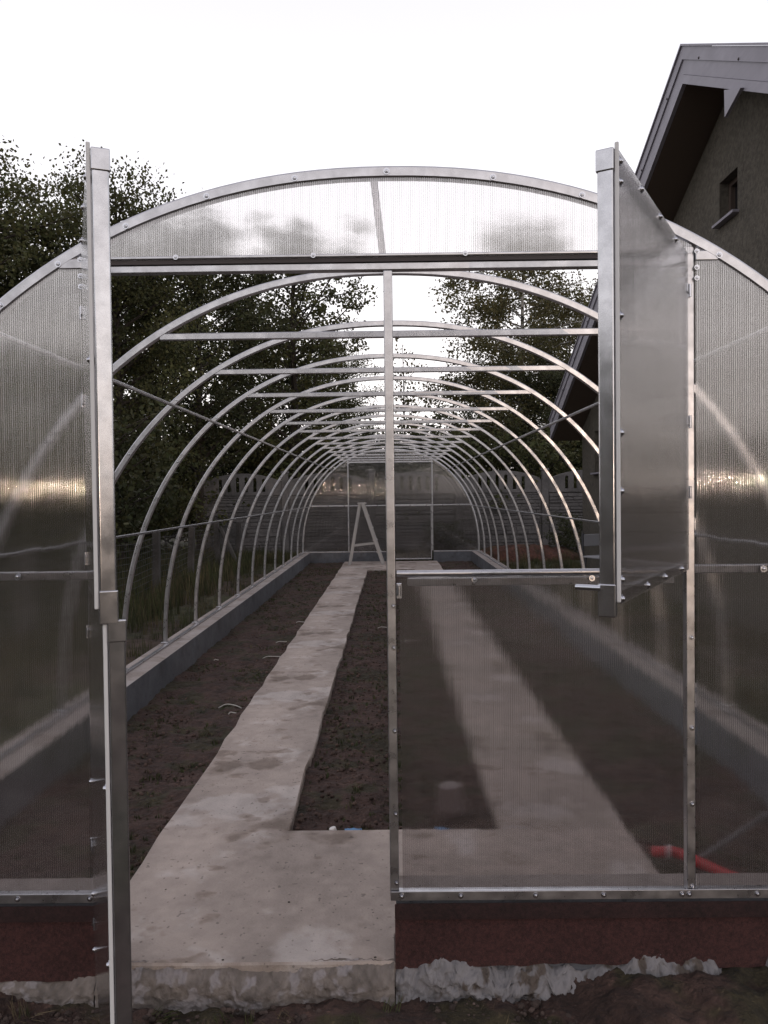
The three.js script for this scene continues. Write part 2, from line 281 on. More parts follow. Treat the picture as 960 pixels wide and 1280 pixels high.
// ---------------------------------------------------------------- foundation
const foundation = thing('foundation', 'low grey concrete foundation wall under the greenhouse frame, red felt in front', 'foundation');
{
  const wall = (x0, x1, z0, z1, y0 = -0.06, y1 = YB) => { const g = new THREE.BoxGeometry(x1 - x0, y1 - y0, z1 - z0), uv = g.attributes.uv, p = g.attributes.position; g.translate((x0 + x1) / 2, (y0 + y1) / 2, (z0 + z1) / 2); for (let i = 0; i < uv.count; i++) { const f = i >> 2; uv.setXY(i, f < 2 ? p.getZ(i) : p.getX(i), f === 2 || f === 3 ? p.getZ(i) : p.getY(i)); } return part(foundation, 'wall_section', g, [M.wallSide, M.wallSide, M.wallTop, M.wallSide, M.wallSide, M.wallSide]); };
  wall(-HW - 0.06, -INNER, -LEN - 0.05, -0.14); wall(INNER, HW + 0.06, -LEN - 0.05, -0.14);
  wall(-HW - 0.06, -0.868, -0.14, -0.004); wall(0.004, HW + 0.06, -0.14, -0.004);
  wall(-INNER, -0.01, -LEN - 0.05, -LEN + 0.09); wall(0.87, INNER, -LEN - 0.05, -LEN + 0.09);
  // red felt facing: a slightly buckled sheet with a ragged lower edge
  const felt = (x0, x1, low, seed) => {
    const nx = Math.round((x1 - x0) / 0.02), ny = 10, pos = [], uv = [], idx = [];
    for (let j = 0; j <= ny; j++) for (let i = 0; i <= nx; i++) {
      const x = x0 + (x1 - x0) * i / nx, b = low + 0.028 * (N2(x * 3 + seed, 1) - 0.5) + 0.012 * (N2(x * 22 + seed, 4) - 0.5), y = b + (YB - 0.012 - b) * j / ny;
      pos.push(x, y, 0.006 + 0.006 * N2(x * 2 + seed, y * 6) + 0.012 * Math.pow(1 - j / ny, 3) * N2(x * 8 + seed, 2)); uv.push(x, y);
    }
    for (let j = 0; j < ny; j++) for (let i = 0; i < nx; i++) { const a = j * (nx + 1) + i; idx.push(a, a + 1, a + nx + 2, a, a + nx + 2, a + nx + 1); }
    const g = new THREE.BufferGeometry(); g.setAttribute('position', new THREE.Float32BufferAttribute(pos, 3)); g.setAttribute('uv', new THREE.Float32BufferAttribute(uv, 2)); g.setIndex(idx); g.computeVertexNormals();
    part(foundation, 'felt_facing', g, M.felt);
    part(foundation, 'felt_strip', boxAt(x0 + 0.004, x1, YB - 0.052, YB - 0.006, 0.0155, 0.0185), M.feltStrip);
  };
  felt(0.0, HW + 0.06, 0.055, 11); felt(-HW - 0.06, -0.868, 0.022, 31);
  // rough mortar and concrete below the felt
  const lump = (x0, x1, top, out, seed, mat, name, amp) => {
    const nx = Math.round((x1 - x0) / 0.0055), ny = 20, pos = [], uv = [], idx = [];
    for (let j = 0; j <= ny; j++) for (let i = 0; i <= nx; i++) {
      const x = x0 + (x1 - x0) * i / nx, t = j / ny, tt = top + 0.05 * amp * (N2(x * 4 + seed, 3) - 0.45), bite = smooth(0.55, 0.72, N2(x * 5 + seed, 9)) * 0.05 * amp;
      const ang = t * Math.PI * 0.5, o = out * (0.5 + N2(x * 5 + seed, 5));
      let y = tt - bite - t * (tt + 0.07), z = -0.004 + Math.sin(Math.min(1, t * 2.2) * Math.PI / 2) * o + (N2(x * 30 + seed, t * 9, 5) - 0.5) * 0.03 * amp + (N2(x * 70, t * 14 + seed, 8) - 0.5) * 0.03 * Math.max(0.5, amp) + (N2(x * 190, t * 40 + seed, 18) - 0.5) * 0.012 * Math.max(0.5, amp);
      y += (N2(x * 26, t * 8 + seed, 12) - 0.5) * 0.02 * amp;
      pos.push(x, y, z); uv.push(x, t * 0.16);
    }
    for (let j = 0; j < ny; j++) for (let i = 0; i < nx; i++) { const a = j * (nx + 1) + i; idx.push(a, a + nx + 1, a + 1, a + 1, a + nx + 1, a + nx + 2); }
    const g = new THREE.BufferGeometry(); g.setAttribute('position', new THREE.Float32BufferAttribute(pos, 3)); g.setAttribute('uv', new THREE.Float32BufferAttribute(uv, 2)); g.setIndex(idx); g.computeVertexNormals();
    part(foundation, name, g, mat);
  };
  lump(0.0, HW + 0.05, 0.082, 0.05, 71, M.mortar, 'mortar_edge', 1);
  lump(-HW - 0.05, -0.862, 0.045, 0.04, 91, M.roughConc, 'mortar_edge', 0.35);
  lump(-0.858, -0.003, 0.070, 0.05, 111, M.roughConc, 'mortar_edge', 0.3);
}

// ---------------------------------------------------------------- greenhouse
const house = thing('greenhouse', 'half-built arched greenhouse frame of galvanised tube with clear ribbed sheet end walls', 'greenhouse');
const AH = 2.075, AN = 2.2;
const archPoint = (t, grow = 0) => { const c = Math.cos(t), s = Math.sin(t); return [Math.sign(c) * (HW + grow) * Math.pow(Math.abs(c), 2 / AN), (AH + grow) * Math.pow(Math.max(0, s), 2 / AN)]; };
const archX = (h) => HW * Math.pow(1 - Math.pow(clamp(h / AH), AN), 1 / AN);
const archH = (x) => AH * Math.pow(1 - Math.pow(clamp(Math.abs(x) / HW), AN), 1 / AN);
function archGeo(w, h, grow) {
  const raw = []; for (let i = 0; i <= 220; i++) { const [x, y] = archPoint(Math.PI * i / 220, grow); raw.push(V(x, y, 0)); }
  const pts = [raw[0]]; for (const p of raw) if (p.distanceTo(pts[pts.length - 1]) > 0.05) pts.push(p); pts.push(raw[raw.length - 1]);
  return sweep(pts, w, h, V(0, 0, 1));
}
const boltGeo = merge([new THREE.CylinderGeometry(0.0082, 0.0085, 0.0016, 12).translate(0, 0.0008, 0), new THREE.CylinderGeometry(0.0046, 0.0056, 0.0032, 6).translate(0, 0.0032, 0), new THREE.SphereGeometry(0.0034, 8, 4, 0, 6.3, 0, 1.6).scale(1, 0.4, 1).translate(0, 0.0047, 0)]);
boltGeo.rotateX(Math.PI / 2);                                // head towards +z
const RB = rng(77);
function bolt(parent, x, y, z, size = 1, turn = 0) { const b = part(parent, 'bolt', boltGeo, M.bolt); b.position.set(x, y, z); b.rotation.set(0, turn, RB() * 6); b.scale.setScalar(size); return b; }

const TIE = 1.83, MID = 0.946;                               // heights above the foundation
const archMesh = archGeo(0.026, 0.03, 0), tieMesh = bar(V(-archX(TIE) + 0.005, TIE, 0), V(archX(TIE) - 0.005, TIE, 0), 0.028, 0.022, V(0, 1, 0));
const plateGeo = boxAt(-0.03, 0.03, 0, 0.012, -0.03, 0.03, 0.003);
for (let k = 1; k < LEN; k++) {
  const wob = (RB() - 0.5) * 0.012;
  const a = part(house, 'arch', archMesh, M.zinc); a.position.set(wob, YB + 0.006, -k);
  const t = part(house, 'tie_bar', tieMesh, M.zinc); t.position.set(wob, YB + (RB() - 0.5) * 0.012, -k);
  for (const s of [-1, 1]) {
    for (const x of [1.40, 1.14]) bolt(house, s * x + wob, YB + archH(x) + 0.006, -k + 0.013, 1.1);
    if (k < 8) part(house, 'foot_plate', plateGeo, M.zinc).position.set(s * HW + wob, YB + 0.0135, -k);
  }
}
// purlins and base rails
for (const s of [-1, 1]) {
  for (const h of [1.655, 0.935]) { const x = archX(h) - 0.023; part(house, 'purlin', bar(V(s * x, YB + h, -0.03), V(s * x, YB + h, -LEN + 0.03), 0.014, 0.014, V(0, 1, 0)), M.zinc); }
  part(house, 'base_rail', boxAt(s * (HW - 0.02) - 0.014, s * (HW - 0.02) + 0.014, YB + 0.002, YB + 0.014, -LEN + 0.02, -0.02, 0.002), M.zinc);
}
// sheets cut to the arch
function sheet(outline, z0, z1) {
  const s = new THREE.Shape(); outline.forEach(([x, y], i) => (i ? s.lineTo(x, y) : s.moveTo(x, y)));
  const g = new THREE.ExtrudeGeometry(s, { depth: z1 - z0, bevelEnabled: false }); g.translate(0, 0, z0); return metreUV(g);
}
function skin(outline, z) { const q = new THREE.Shape(); outline.forEach(([x, y], i) => (i ? q.lineTo(x, y) : q.moveTo(x, y))); return new THREE.ShapeGeometry(q).translate(0, 0, z); }
function webs(parent, x0, x1, z0, z1, low, high) {            // upright walls between the two skins of a sheet
  const n = Math.floor((x1 - x0) / 0.0061), pos = [], nor = [];
  for (let i = 1; i < n; i++) { const x = x0 + (x1 - x0) * i / n, a = low(x) + 0.002, b = high(x) - 0.002; for (const [y, z] of [[a, z0], [a, z1], [b, z1], [a, z0], [b, z1], [b, z0]]) { pos.push(x, y, z); nor.push(-1, 0, 0); } }
  const g = new THREE.BufferGeometry(); g.setAttribute('position', new THREE.Float32BufferAttribute(pos, 3)); g.setAttribute('normal', new THREE.Float32BufferAttribute(nor, 3));
  part(parent, 'rib_web', g, M.web).userData.kind = 'stuff';
}
const sideOutline = (s, x0) => { const o = [[s * x0, YB + 0.01], [s * HW, YB + 0.01]]; for (let x = HW - 0.002; x > x0; x -= 0.03) o.push([s * x, YB + archH(x)]); o.push([s * x0, YB + archH(x0)]); return s > 0 ? o : o.reverse(); };
const topOutline = (y0, xm) => { const o = [[-xm, y0], [xm, y0]]; for (let i = 0; i <= 40; i++) { const x = xm - 2 * xm * i / 40; o.push([x, YB + archH(x)]); } return o; };
const POST = 0.855;
function gable(z, dir, far) {                                // dir: +1 the outer face looks to +z
  const at = (x0, x1, y0, y1, a, b, r = 0.003) => boxAt(x0, x1, y0, y1, z + Math.min(dir * a, dir * b), z + Math.max(dir * a, dir * b), r);
  const p = (n, g, m = M.zinc) => part(house, n, g, m);
  const arch = p('gable_arch', archGeo(0.034, 0.034, 0.004)); arch.position.set(0, YB + 0.002, z - dir * 0.004);
  for (const s of [-1, 1]) {
    p('post', at(s * POST - 0.013, s * POST + 0.013, YB + 0.018, YB + archH(POST) - 0.016, -0.026, 0.004));
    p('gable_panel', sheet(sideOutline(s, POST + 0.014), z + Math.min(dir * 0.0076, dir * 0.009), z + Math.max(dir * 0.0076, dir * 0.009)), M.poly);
    p('inner_skin', skin(sideOutline(s, POST + 0.014), z + dir * 0.002), M.web);
    webs(house, s > 0 ? POST + 0.016 : -HW + 0.01, s > 0 ? HW - 0.01 : -POST - 0.016, z + dir * 0.0022, z + dir * 0.0074, () => YB + 0.012, (x) => YB + Math.max(0.02, archH(x)));
    p('side_rail', at(Math.min(s * (POST + 0.014), s * archX(MID)), Math.max(s * (POST + 0.014), s * archX(MID)), YB + MID - 0.012, YB + MID + 0.012, -0.026, -0.002));
    if (!far) p('crossbar_end', at(Math.min(s * (POST + 0.014), s * (archX(TIE) - 0.005)), Math.max(s * (POST + 0.014), s * (archX(TIE) - 0.005)), YB + TIE - 0.01, YB + TIE + 0.018, -0.02, 0.0125));
  }
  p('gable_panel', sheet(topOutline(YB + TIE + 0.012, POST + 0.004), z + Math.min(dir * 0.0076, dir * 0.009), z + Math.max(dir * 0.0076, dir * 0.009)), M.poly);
  p('inner_skin', skin(topOutline(YB + TIE + 0.012, POST + 0.004), z + dir * 0.002), M.web);
  webs(house, -POST, POST, z + dir * 0.0022, z + dir * 0.0074, () => YB + TIE + 0.014, (x) => YB + archH(x));
  if (!far) {
    p('crossbar', at(-POST + 0.014, POST - 0.014, YB + TIE + 0.013, YB + TIE + 0.022, -0.012, 0.014));
    p('brush_seal', at(-POST + 0.014, POST - 0.014, YB + TIE, YB + TIE + 0.0125, -0.012, 0.008, 0), M.darkSteel);
    p('crossbar', at(-POST + 0.014, POST - 0.014, YB + TIE - 0.022, YB + TIE - 0.0005, -0.026, 0.002));
    p('gable_strut', bar(V(-0.036, YB + AH - 0.015, z - 0.008), V(-0.014, YB + TIE + 0.024, z - 0.008), 0.02, 0.014, V(1, 0, 0)));
  } else p('crossbar', at(-POST + 0.014, POST - 0.014, YB + TIE - 0.016, YB + TIE + 0.014, -0.026, 0.002));
}
gable(0, 1, false); gable(-LEN, -1, true);
// front wall: middle post, bottom rails, bolts
part(house, 'post', boxAt(-0.013, 0.013, YB + 0.004, YB + TIE - 0.023, -0.027, 0.003, 0.003), M.zinc);
part(house, 'base_rail', boxAt(-0.012, HW + 0.02, YB + 0.0, YB + 0.026, 0.0095, 0.0125, 0.001), M.zinc);
part(house, 'base_rail', boxAt(-0.012, HW + 0.02, YB + 0.002, YB + 0.016, -0.034, 0.0093, 0.002), M.zinc);
part(house, 'base_rail', boxAt(-HW - 0.02, -0.856, YB + 0.0, YB + 0.026, 0.0095, 0.0125, 0.001), M.zinc);
part(house, 'base_rail', boxAt(-HW - 0.02, -0.856, YB + 0.002, YB + 0.016, -0.034, 0.0093, 0.002), M.zinc);
for (const x of [0.02, 0.19, 0.405, 0.6, 0.825, 0.845, 1.04, 1.27, 1.5, -0.88, -1.09, -1.3, -1.52]) bolt(house, x, YB + 0.013, 0.0125);
for (const y of [0.60, 0.96, 1.19, 1.42, 1.66]) bolt(house, -POST - 0.003, y + 0.05, 0.004);
for (const y of [0.28, 0.52, 0.74, 1.0]) { bolt(house, -0.858, y, 0.004); bolt(house, 0.858, y, 0.004); }
for (const x of [-1.07, 1.06]) bolt(house, x, YB + MID, 0.0095, 1.2);
for (const s of [-1, 1]) { bolt(house, s * 0.935, YB + TIE + 0.004, 0.0125, 1.15); for (const x of [0.28, 0.53, 0.76, 1.12, 1.33]) bolt(house, s * x + 0.02, YB + archH(s * x + 0.02) + 0.004, 0.013, 1.15); for (const h of [1.845, 1.80, 1.77]) bolt(house, s * 0.872, YB + h, 0.0125, 0.9); }
bolt(house, -0.0, YB + AH + 0.006, 0.013, 1.2);
for (const x of [-0.6, -0.21, 0.22, 0.62]) bolt(house, x, YB + TIE + 0.018, 0.014, 0.9);
for (const y of [0.30, 0.50, 0.74, 0.98, 1.10]) bolt(house, 0.006, y, 0.0095, 0.8);

// doors
function leaf(name, s, hinge, angle, y0, y1, w, o = {}) {     // leaf reaches from its hinge along s * x; outer face to +z when shut
  const g = new THREE.Group(); g.name = name; g.position.set(...hinge); g.rotation.y = angle; house.add(g);
  const bx = (n, a, b, c, d, e, f, m = M.zinc, r = 0.002) => part(g, n, boxAt(Math.min(s * a, s * b), Math.max(s * a, s * b), c, d, e, f, r), m);
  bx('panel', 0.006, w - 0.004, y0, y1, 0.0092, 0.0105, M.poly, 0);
  part(g, 'inner_skin', new THREE.PlaneGeometry(w - 0.01, y1 - y0).translate(s * (w + 0.002) / 2, (y0 + y1) / 2, 0.0042), M.web);
  webs(g, Math.min(s * 0.008, s * (w - 0.006)), Math.max(s * 0.008, s * (w - 0.006)), 0.0044, 0.009, () => y0, () => y1);
  if (!o.bare) bx('stile', 0.004, 0.026, y0, y1 - 0.002, -0.02, 0.003); if (!o.bare) bx('stile', w - 0.026, w - 0.006, y0, y1 - 0.002, -0.02, 0.003);
  bx('rail', 0.027, w - 0.027, y1 - 0.026, y1 - 0.004, -0.02, 0.003); if (!o.bare) bx('rail', 0.027, w - 0.027, y0 + 0.002, y0 + 0.024, -0.02, 0.003);
  if (o.channel) {
    bx('edge_trim', w - 0.003, w + 0.003, y0 + 0.004, y1 + 0.014, 0.0036, 0.0116, M.trim);
    bx('edge_channel', w - 0.005, w + 0.006, y0 - 0.022, y1, -0.030, 0.002, M.channel, 0.004);
    bx('channel_sleeve', w - 0.007, w + 0.0085, y1 - 0.04, y1 + 0.004, -0.0325, 0.0032, M.channel, 0.003);
    bx('channel_sleeve', w - 0.007, w + 0.0085, y0 - 0.026, y0 + 0.04, -0.0325, 0.0032, M.channel, 0.003);
  }
  for (const [u, y] of o.bolts ?? []) bolt(g, s * u, y, 0.0108, 1.05);
  for (const y of o.hinges ?? []) { bx('hinge', -0.012, 0.03, y - 0.012, y + 0.012, 0.0108, 0.0132, M.bolt); part(g, 'hinge_pin', new THREE.CylinderGeometry(0.004, 0.004, 0.036, 10).translate(-s * 0.013, y, 0.012), M.bolt); }
  return g;
}
const TOP = YB + TIE + 0.006, SPLIT = YB + MID;
const ru = leaf('door_leaf', -1, [0.836, 0, 0.016], 1.055, SPLIT + 0.002, TOP, 0.80, { channel: true, hinges: [TOP - 0.1, SPLIT + 0.42, SPLIT + 0.22],
  bolts: [[0.788, TOP - 0.02], [0.788, TOP - 0.06], [0.788, TOP - 0.32], [0.788, TOP - 0.55], [0.788, SPLIT + 0.225], [0.788, SPLIT + 0.012], [0.788, SPLIT + 0.05], [0.6, TOP - 0.014], [0.4, TOP - 0.014], [0.2, TOP - 0.014], [0.55, SPLIT + 0.014], [0.35, SPLIT + 0.014], [0.12, SPLIT + 0.014]] });
part(ru, 'latch', new THREE.CylinderGeometry(0.006, 0.006, 0.05, 10).rotateX(Math.PI / 2).translate(-0.812, SPLIT + 0.034, -0.05), M.bolt);
const lu = leaf('door_leaf', 1, [-0.858, 0, 0.016], -1.188, SPLIT + 0.004, TOP, 0.789, { channel: true, hinges: [TOP - 0.14, SPLIT + 0.5, SPLIT + 0.05], bolts: [[0.78, TOP - 0.05], [0.5, TOP - 0.014], [0.25, TOP - 0.014], [0.78, TOP - 0.4]] });
const ll = leaf('door_leaf', 1, [-0.858, 0, 0.016], -1.170, 0.085, SPLIT - 0.018, 0.789, { channel: true, hinges: [SPLIT - 0.16, 0.42, 0.2], bolts: [[0.04, 0.14], [0.04, 0.3], [0.04, 0.62], [0.78, 0.5], [0.78, 0.85]] });
// shut lower leaf of the other half
const rl = leaf('door_leaf', -1, [0.838, 0, -0.004], 0, YB + 0.028, SPLIT - 0.014, 0.818, { bare: true, bolts: [[0.265, SPLIT - 0.022], [0.6, SPLIT - 0.022]] });
part(rl, 'top_tube', new THREE.CylinderGeometry(0.0095, 0.0095, 0.822, 14).rotateZ(Math.PI / 2).translate(-0.411, SPLIT - 0.0045, -0.002), M.zinc);
{ const l = part(rl, 'latch', merge([boxAt(-0.824, -0.808, SPLIT - 0.075, SPLIT - 0.03, 0.0108, 0.0165, 0.002), new THREE.CylinderGeometry(0.005, 0.005, 0.03, 10).translate(-0.816, SPLIT - 0.05, 0.021)]), M.bolt); l.castShadow = true; }
// far end doors
{
  const f = (n, x0, x1, y0, y1, m = M.zinc, z0 = -LEN - 0.002, z1 = -LEN + 0.026) => part(house, n, boxAt(x0, x1, y0, y1, z0, z1, 0.003), m);
  f('post', -0.014, 0.014, YB + 0.004, YB + TIE - 0.018);
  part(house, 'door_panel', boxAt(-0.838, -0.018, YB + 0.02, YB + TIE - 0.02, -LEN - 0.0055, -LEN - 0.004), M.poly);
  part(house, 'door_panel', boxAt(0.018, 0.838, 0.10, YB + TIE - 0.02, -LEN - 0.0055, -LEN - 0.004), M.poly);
  part(house, 'inner_skin', new THREE.PlaneGeometry(0.82, TIE - 0.04).translate(-0.428, YB + TIE / 2, -LEN - 0.011), M.web);
  part(house, 'inner_skin', new THREE.PlaneGeometry(0.82, TIE + 0.13).translate(0.428, 0.10 + (TIE + 0.13) / 2, -LEN - 0.011), M.web);
  f('door_rail', -0.838, -0.018, SPLIT - 0.012, SPLIT + 0.008); f('door_rail', 0.018, 0.838, SPLIT - 0.02, SPLIT + 0.02);
  f('door_rail', 0.018, 0.838, 0.09, 0.115); f('door_stile', 0.018, 0.036, 0.117, SPLIT - 0.022); f('door_stile', 0.82, 0.838, 0.117, SPLIT - 0.022);
  f('base_rail', -HW, -0.018, YB + 0.001, YB + 0.015); f('base_rail', 0.875, HW, YB + 0.001, YB + 0.015);
}

// ---------------------------------------------------------------- the neighbouring house
{
  const X = 3.6, XR = 3.1, RZ = 2.29 - 8.45, RY = EYE + 4.19, zF = 2.29 - 15, zN = RZ + 6.4, sF = 0.46, sN = 0.55, DEEP = 8;
  const t = thing('house', 'dark grey rendered house with a gable overhang and pale grey fascia beside the greenhouse', 'house');
  const s = new THREE.Shape(); s.moveTo(-zN, -0.1); s.lineTo(-zF, -0.1); s.lineTo(-zF, RY - sF * (RZ - zF)); s.lineTo(-RZ, RY); s.lineTo(-zN, RY - sN * (zN - RZ)); s.closePath();
  const cut = (z0, z1, y0, y1) => { const h = new THREE.Path(); h.moveTo(-z0, y0); h.lineTo(-z0, y1); h.lineTo(-z1, y1); h.lineTo(-z1, y0); h.closePath(); s.holes.push(h); };
  const wins = [[2.29 - 8.31, 2.29 - 8.76, EYE + 2.88, EYE + 3.32], [2.29 - 13.1, 2.29 - 14.1, EYE + 0.34, EYE + 1.06], [RZ + 2.2, RZ + 1.0, 0.95, 2.2]];
  for (const [a, b, c, d] of wins) cut(a, b, c, d);
  const g = new THREE.ExtrudeGeometry(s, { depth: 0.35, bevelEnabled: false }); g.rotateY(Math.PI / 2); g.translate(X, 0, 0);
  part(t, 'wall', metreUV(g), M.stucco);
  part(t, 'wall', boxAt(X + 0.36, X + DEEP, -0.1, RY - sF * (RZ - zF) - 0.05, zF, zF + 0.35), M.stucco);
  part(t, 'wall', boxAt(X + 0.36, X + DEEP, -0.1, RY - sN * (zN - RZ) - 0.05, zN - 0.35, zN), M.stucco);
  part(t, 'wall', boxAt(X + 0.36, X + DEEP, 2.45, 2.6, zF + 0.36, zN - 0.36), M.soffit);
  for (const [a, b, c, d] of wins) {
    const w = part(t, 'window', boxAt(X + 0.15, X + 0.17, c, d, b, a), M.glass);
    part(w, 'frame', merge([boxAt(X + 0.1, X + 0.15, c, c + 0.05, b, a), boxAt(X + 0.1, X + 0.15, d - 0.05, d, b, a), boxAt(X + 0.1, X + 0.15, c + 0.05, d - 0.05, b, b + 0.05), boxAt(X + 0.1, X + 0.15, c + 0.05, d - 0.05, a - 0.05, a)]), M.winFrame);
    part(w, 'sash_bar', boxAt(X + 0.11, X + 0.148, c + 0.05, d - 0.05, (a + b) / 2 - 0.012, (a + b) / 2 + 0.012), M.fascia);
    part(w, 'sill', boxAt(X - 0.07, X + 0.1, c - 0.035, c - 0.004, b - 0.04, a + 0.04, 0.004), M.fascia);
  }
  // roof slopes: dark boarded underside, grey sheet above
  const slope = (z1, sl, name) => {
    const d = Math.sign(z1 - RZ), L = Math.abs(z1 - RZ), y = (zz) => RY + 0.05 - sl * Math.abs(zz - RZ);
    const slab = (x0, x1, lo, hi, m, n, zz0 = RZ, zz1 = z1) => { const q = new THREE.Shape(); q.moveTo(-zz0, y(zz0) + lo); q.lineTo(-zz1, y(zz1) + lo); q.lineTo(-zz1, y(zz1) + hi); q.lineTo(-zz0, y(zz0) + hi); q.closePath(); const e = new THREE.ExtrudeGeometry(q, { depth: x1 - x0, bevelEnabled: false }); e.rotateY(Math.PI / 2); e.translate(x0, 0, 0); return part(t, n, metreUV(e), m); };
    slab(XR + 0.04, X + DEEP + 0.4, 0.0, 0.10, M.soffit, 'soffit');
    slab(XR + 0.04, X + DEEP + 0.4, 0.103, 0.36, M.roof, 'roof_slope');
    // fascia in three stepped courses
    slab(XR - 0.012, XR + 0.038, 0.25, 0.385, M.fascia, 'fascia_board'); slab(XR + 0.004, XR + 0.037, 0.095, 0.247, M.fascia, 'fascia_board'); slab(XR - 0.008, XR + 0.036, 0.0, 0.092, M.fascia, 'fascia_board');
    slab(XR - 0.03, XR + 0.3, 0.388, 0.41, M.fascia, 'verge_trim');
    for (let i = 0.45; i < L; i += 0.9) { const b = part(t, 'bolt', boltGeo, M.darkSteel), zz = RZ + d * i; b.position.set(XR - 0.013, y(zz) + 0.27, zz); b.rotation.y = -Math.PI / 2; b.scale.setScalar(1.6); }
  };
  slope(zF - 0.5, sF); slope(zN + 0.5, sN);
  const q = new THREE.Shape(); q.moveTo(0, 0); q.lineTo(0.34, 0.15); q.lineTo(0.33, -0.10); q.closePath();
  const e = new THREE.ExtrudeGeometry(q, { depth: 0.03, bevelEnabled: false }); e.rotateY(Math.PI / 2); e.translate(XR - 0.04, RY - 0.72, RZ + 1.45);
  part(t, 'fascia_point', metreUV(e), M.fascia);
}

// ---------------------------------------------------------------- precast fence behind the greenhouse
{
  const ZF = 2.29 - 18.5, t = thing('concrete_fence', 'precast concrete fence with stone relief panels and arched baluster tops', 'fence');
  const R = rng(9), variants = [];
  for (let k = 0; k < 3; k++) {
    const list = [boxAt(-0.92, 0.92, 0, 0.48, -0.03, 0.0)]; let y = 0.012;
    while (y < 0.45) { const h = Math.min(0.47 - y, 0.05 + R() * 0.05); let x = -0.91; while (x < 0.88) { const w = Math.min(0.91 - x, 0.16 + R() * 0.3); const o = 0.012 + R() * 0.025; list.push(boxAt(x + 0.008, x + w - 0.008, y + 0.007, y + h - 0.007, 0.001, o, 0.008)); x += w; } y += h; }
    variants.push(merge(list));
  }
  const q = new THREE.Shape(); q.moveTo(-0.92, 0); q.lineTo(0.92, 0); q.lineTo(0.92, 0.30); for (let i = 0; i <= 16; i++) { const u = 0.92 - 1.84 * i / 16; q.lineTo(u, 0.30 + 0.2 * Math.pow(Math.cos(u / 0.92 * Math.PI / 2), 0.8)); } q.closePath();
  for (let i = 0; i < 6; i++) { const x = -0.5 + i * 0.2, h = new THREE.Path(), top = 0.36 + 0.1 * Math.cos(x / 0.6 * 1.2) - 0.06; h.moveTo(x - 0.045, 0.07); h.lineTo(x - 0.045, top); h.quadraticCurveTo(x, top + 0.05, x + 0.045, top); h.lineTo(x + 0.045, 0.07); h.closePath(); q.holes.push(h); }
  const topGeo = metreUV(new THREE.ExtrudeGeometry(q, { depth: 0.05, bevelEnabled: true, bevelSize: 0.008, bevelThickness: 0.01, bevelSegments: 1 }).translate(0, 0, -0.03));
  const postGeo = merge([boxAt(-0.075, 0.075, -0.1, 1.95, -0.06, 0.06, 0.01), boxAt(-0.09, 0.09, 1.95, 2.0, -0.075, 0.075, 0.012)]);
  for (let i = -3; i <= 2; i++) {
    const x = 3.57 - 2 + i * 2;
    part(t, 'post', postGeo, M.fence).position.set(x, -0.02, ZF);
    if (i === 2) continue;
    for (let k = 0; k < 3; k++) { const m = part(t, 'stone_panel', variants[(k + i + 9) % 3], M.fence); m.position.set(x + 1, -0.03 + k * 0.485, ZF); }
    part(t, 'baluster_panel', topGeo, M.fence).position.set(x + 1, 1.43, ZF);
  }
}
// low wire fence beside the open side of the frame
{
  const t = thing('wire_fence', 'low sagging wire mesh fence with short concrete posts in the weeds', 'fence'), X = -3.45, R = rng(19);
  const old = M.fence.clone(); old.name = 'weathered post'; old.color.setRGB(0.6, 0.58, 0.55);
  const post = boxAt(-0.05, 0.05, -0.1, 0.98, -0.05, 0.05, 0.012), zs = []; for (let z = -1; z > -15.8; z -= 2.1) zs.push(z);
  zs.forEach((z, i) => {
    const p = part(t, 'post', post, old); p.position.set(X + (R() - 0.5) * 0.06, 0, z); p.rotation.z = (R() - 0.5) * 0.12; p.scale.y = 0.82 + 0.2 * R();
    if (!(i + 1 < zs.length)) return;
    const z2 = zs[i + 1], list = [];
    for (let k = 0; k <= 9; k++) { const y = 0.06 + k * 0.085; list.push(sweep([V(X, y, z), V(X + 0.02, y - 0.03, (z + z2) / 2), V(X, y, z2)], 0.005, 0.005, V(0, 1, 0))); }
    for (let zz = z; zz > z2; zz -= 0.09) list.push(bar(V(X, 0.04, zz), V(X, 0.83, zz), 0.004, 0.004, V(1, 0, 0)));
    part(t, 'wire_mesh', merge(list), M.wire);
  });
  part(t, 'brace', bar(V(X + 0.06, 0.8, zs[6]), V(X + 0.45, 0, zs[6] + 0.1), 0.07, 0.07, V(0, 0, 1)), old);
}

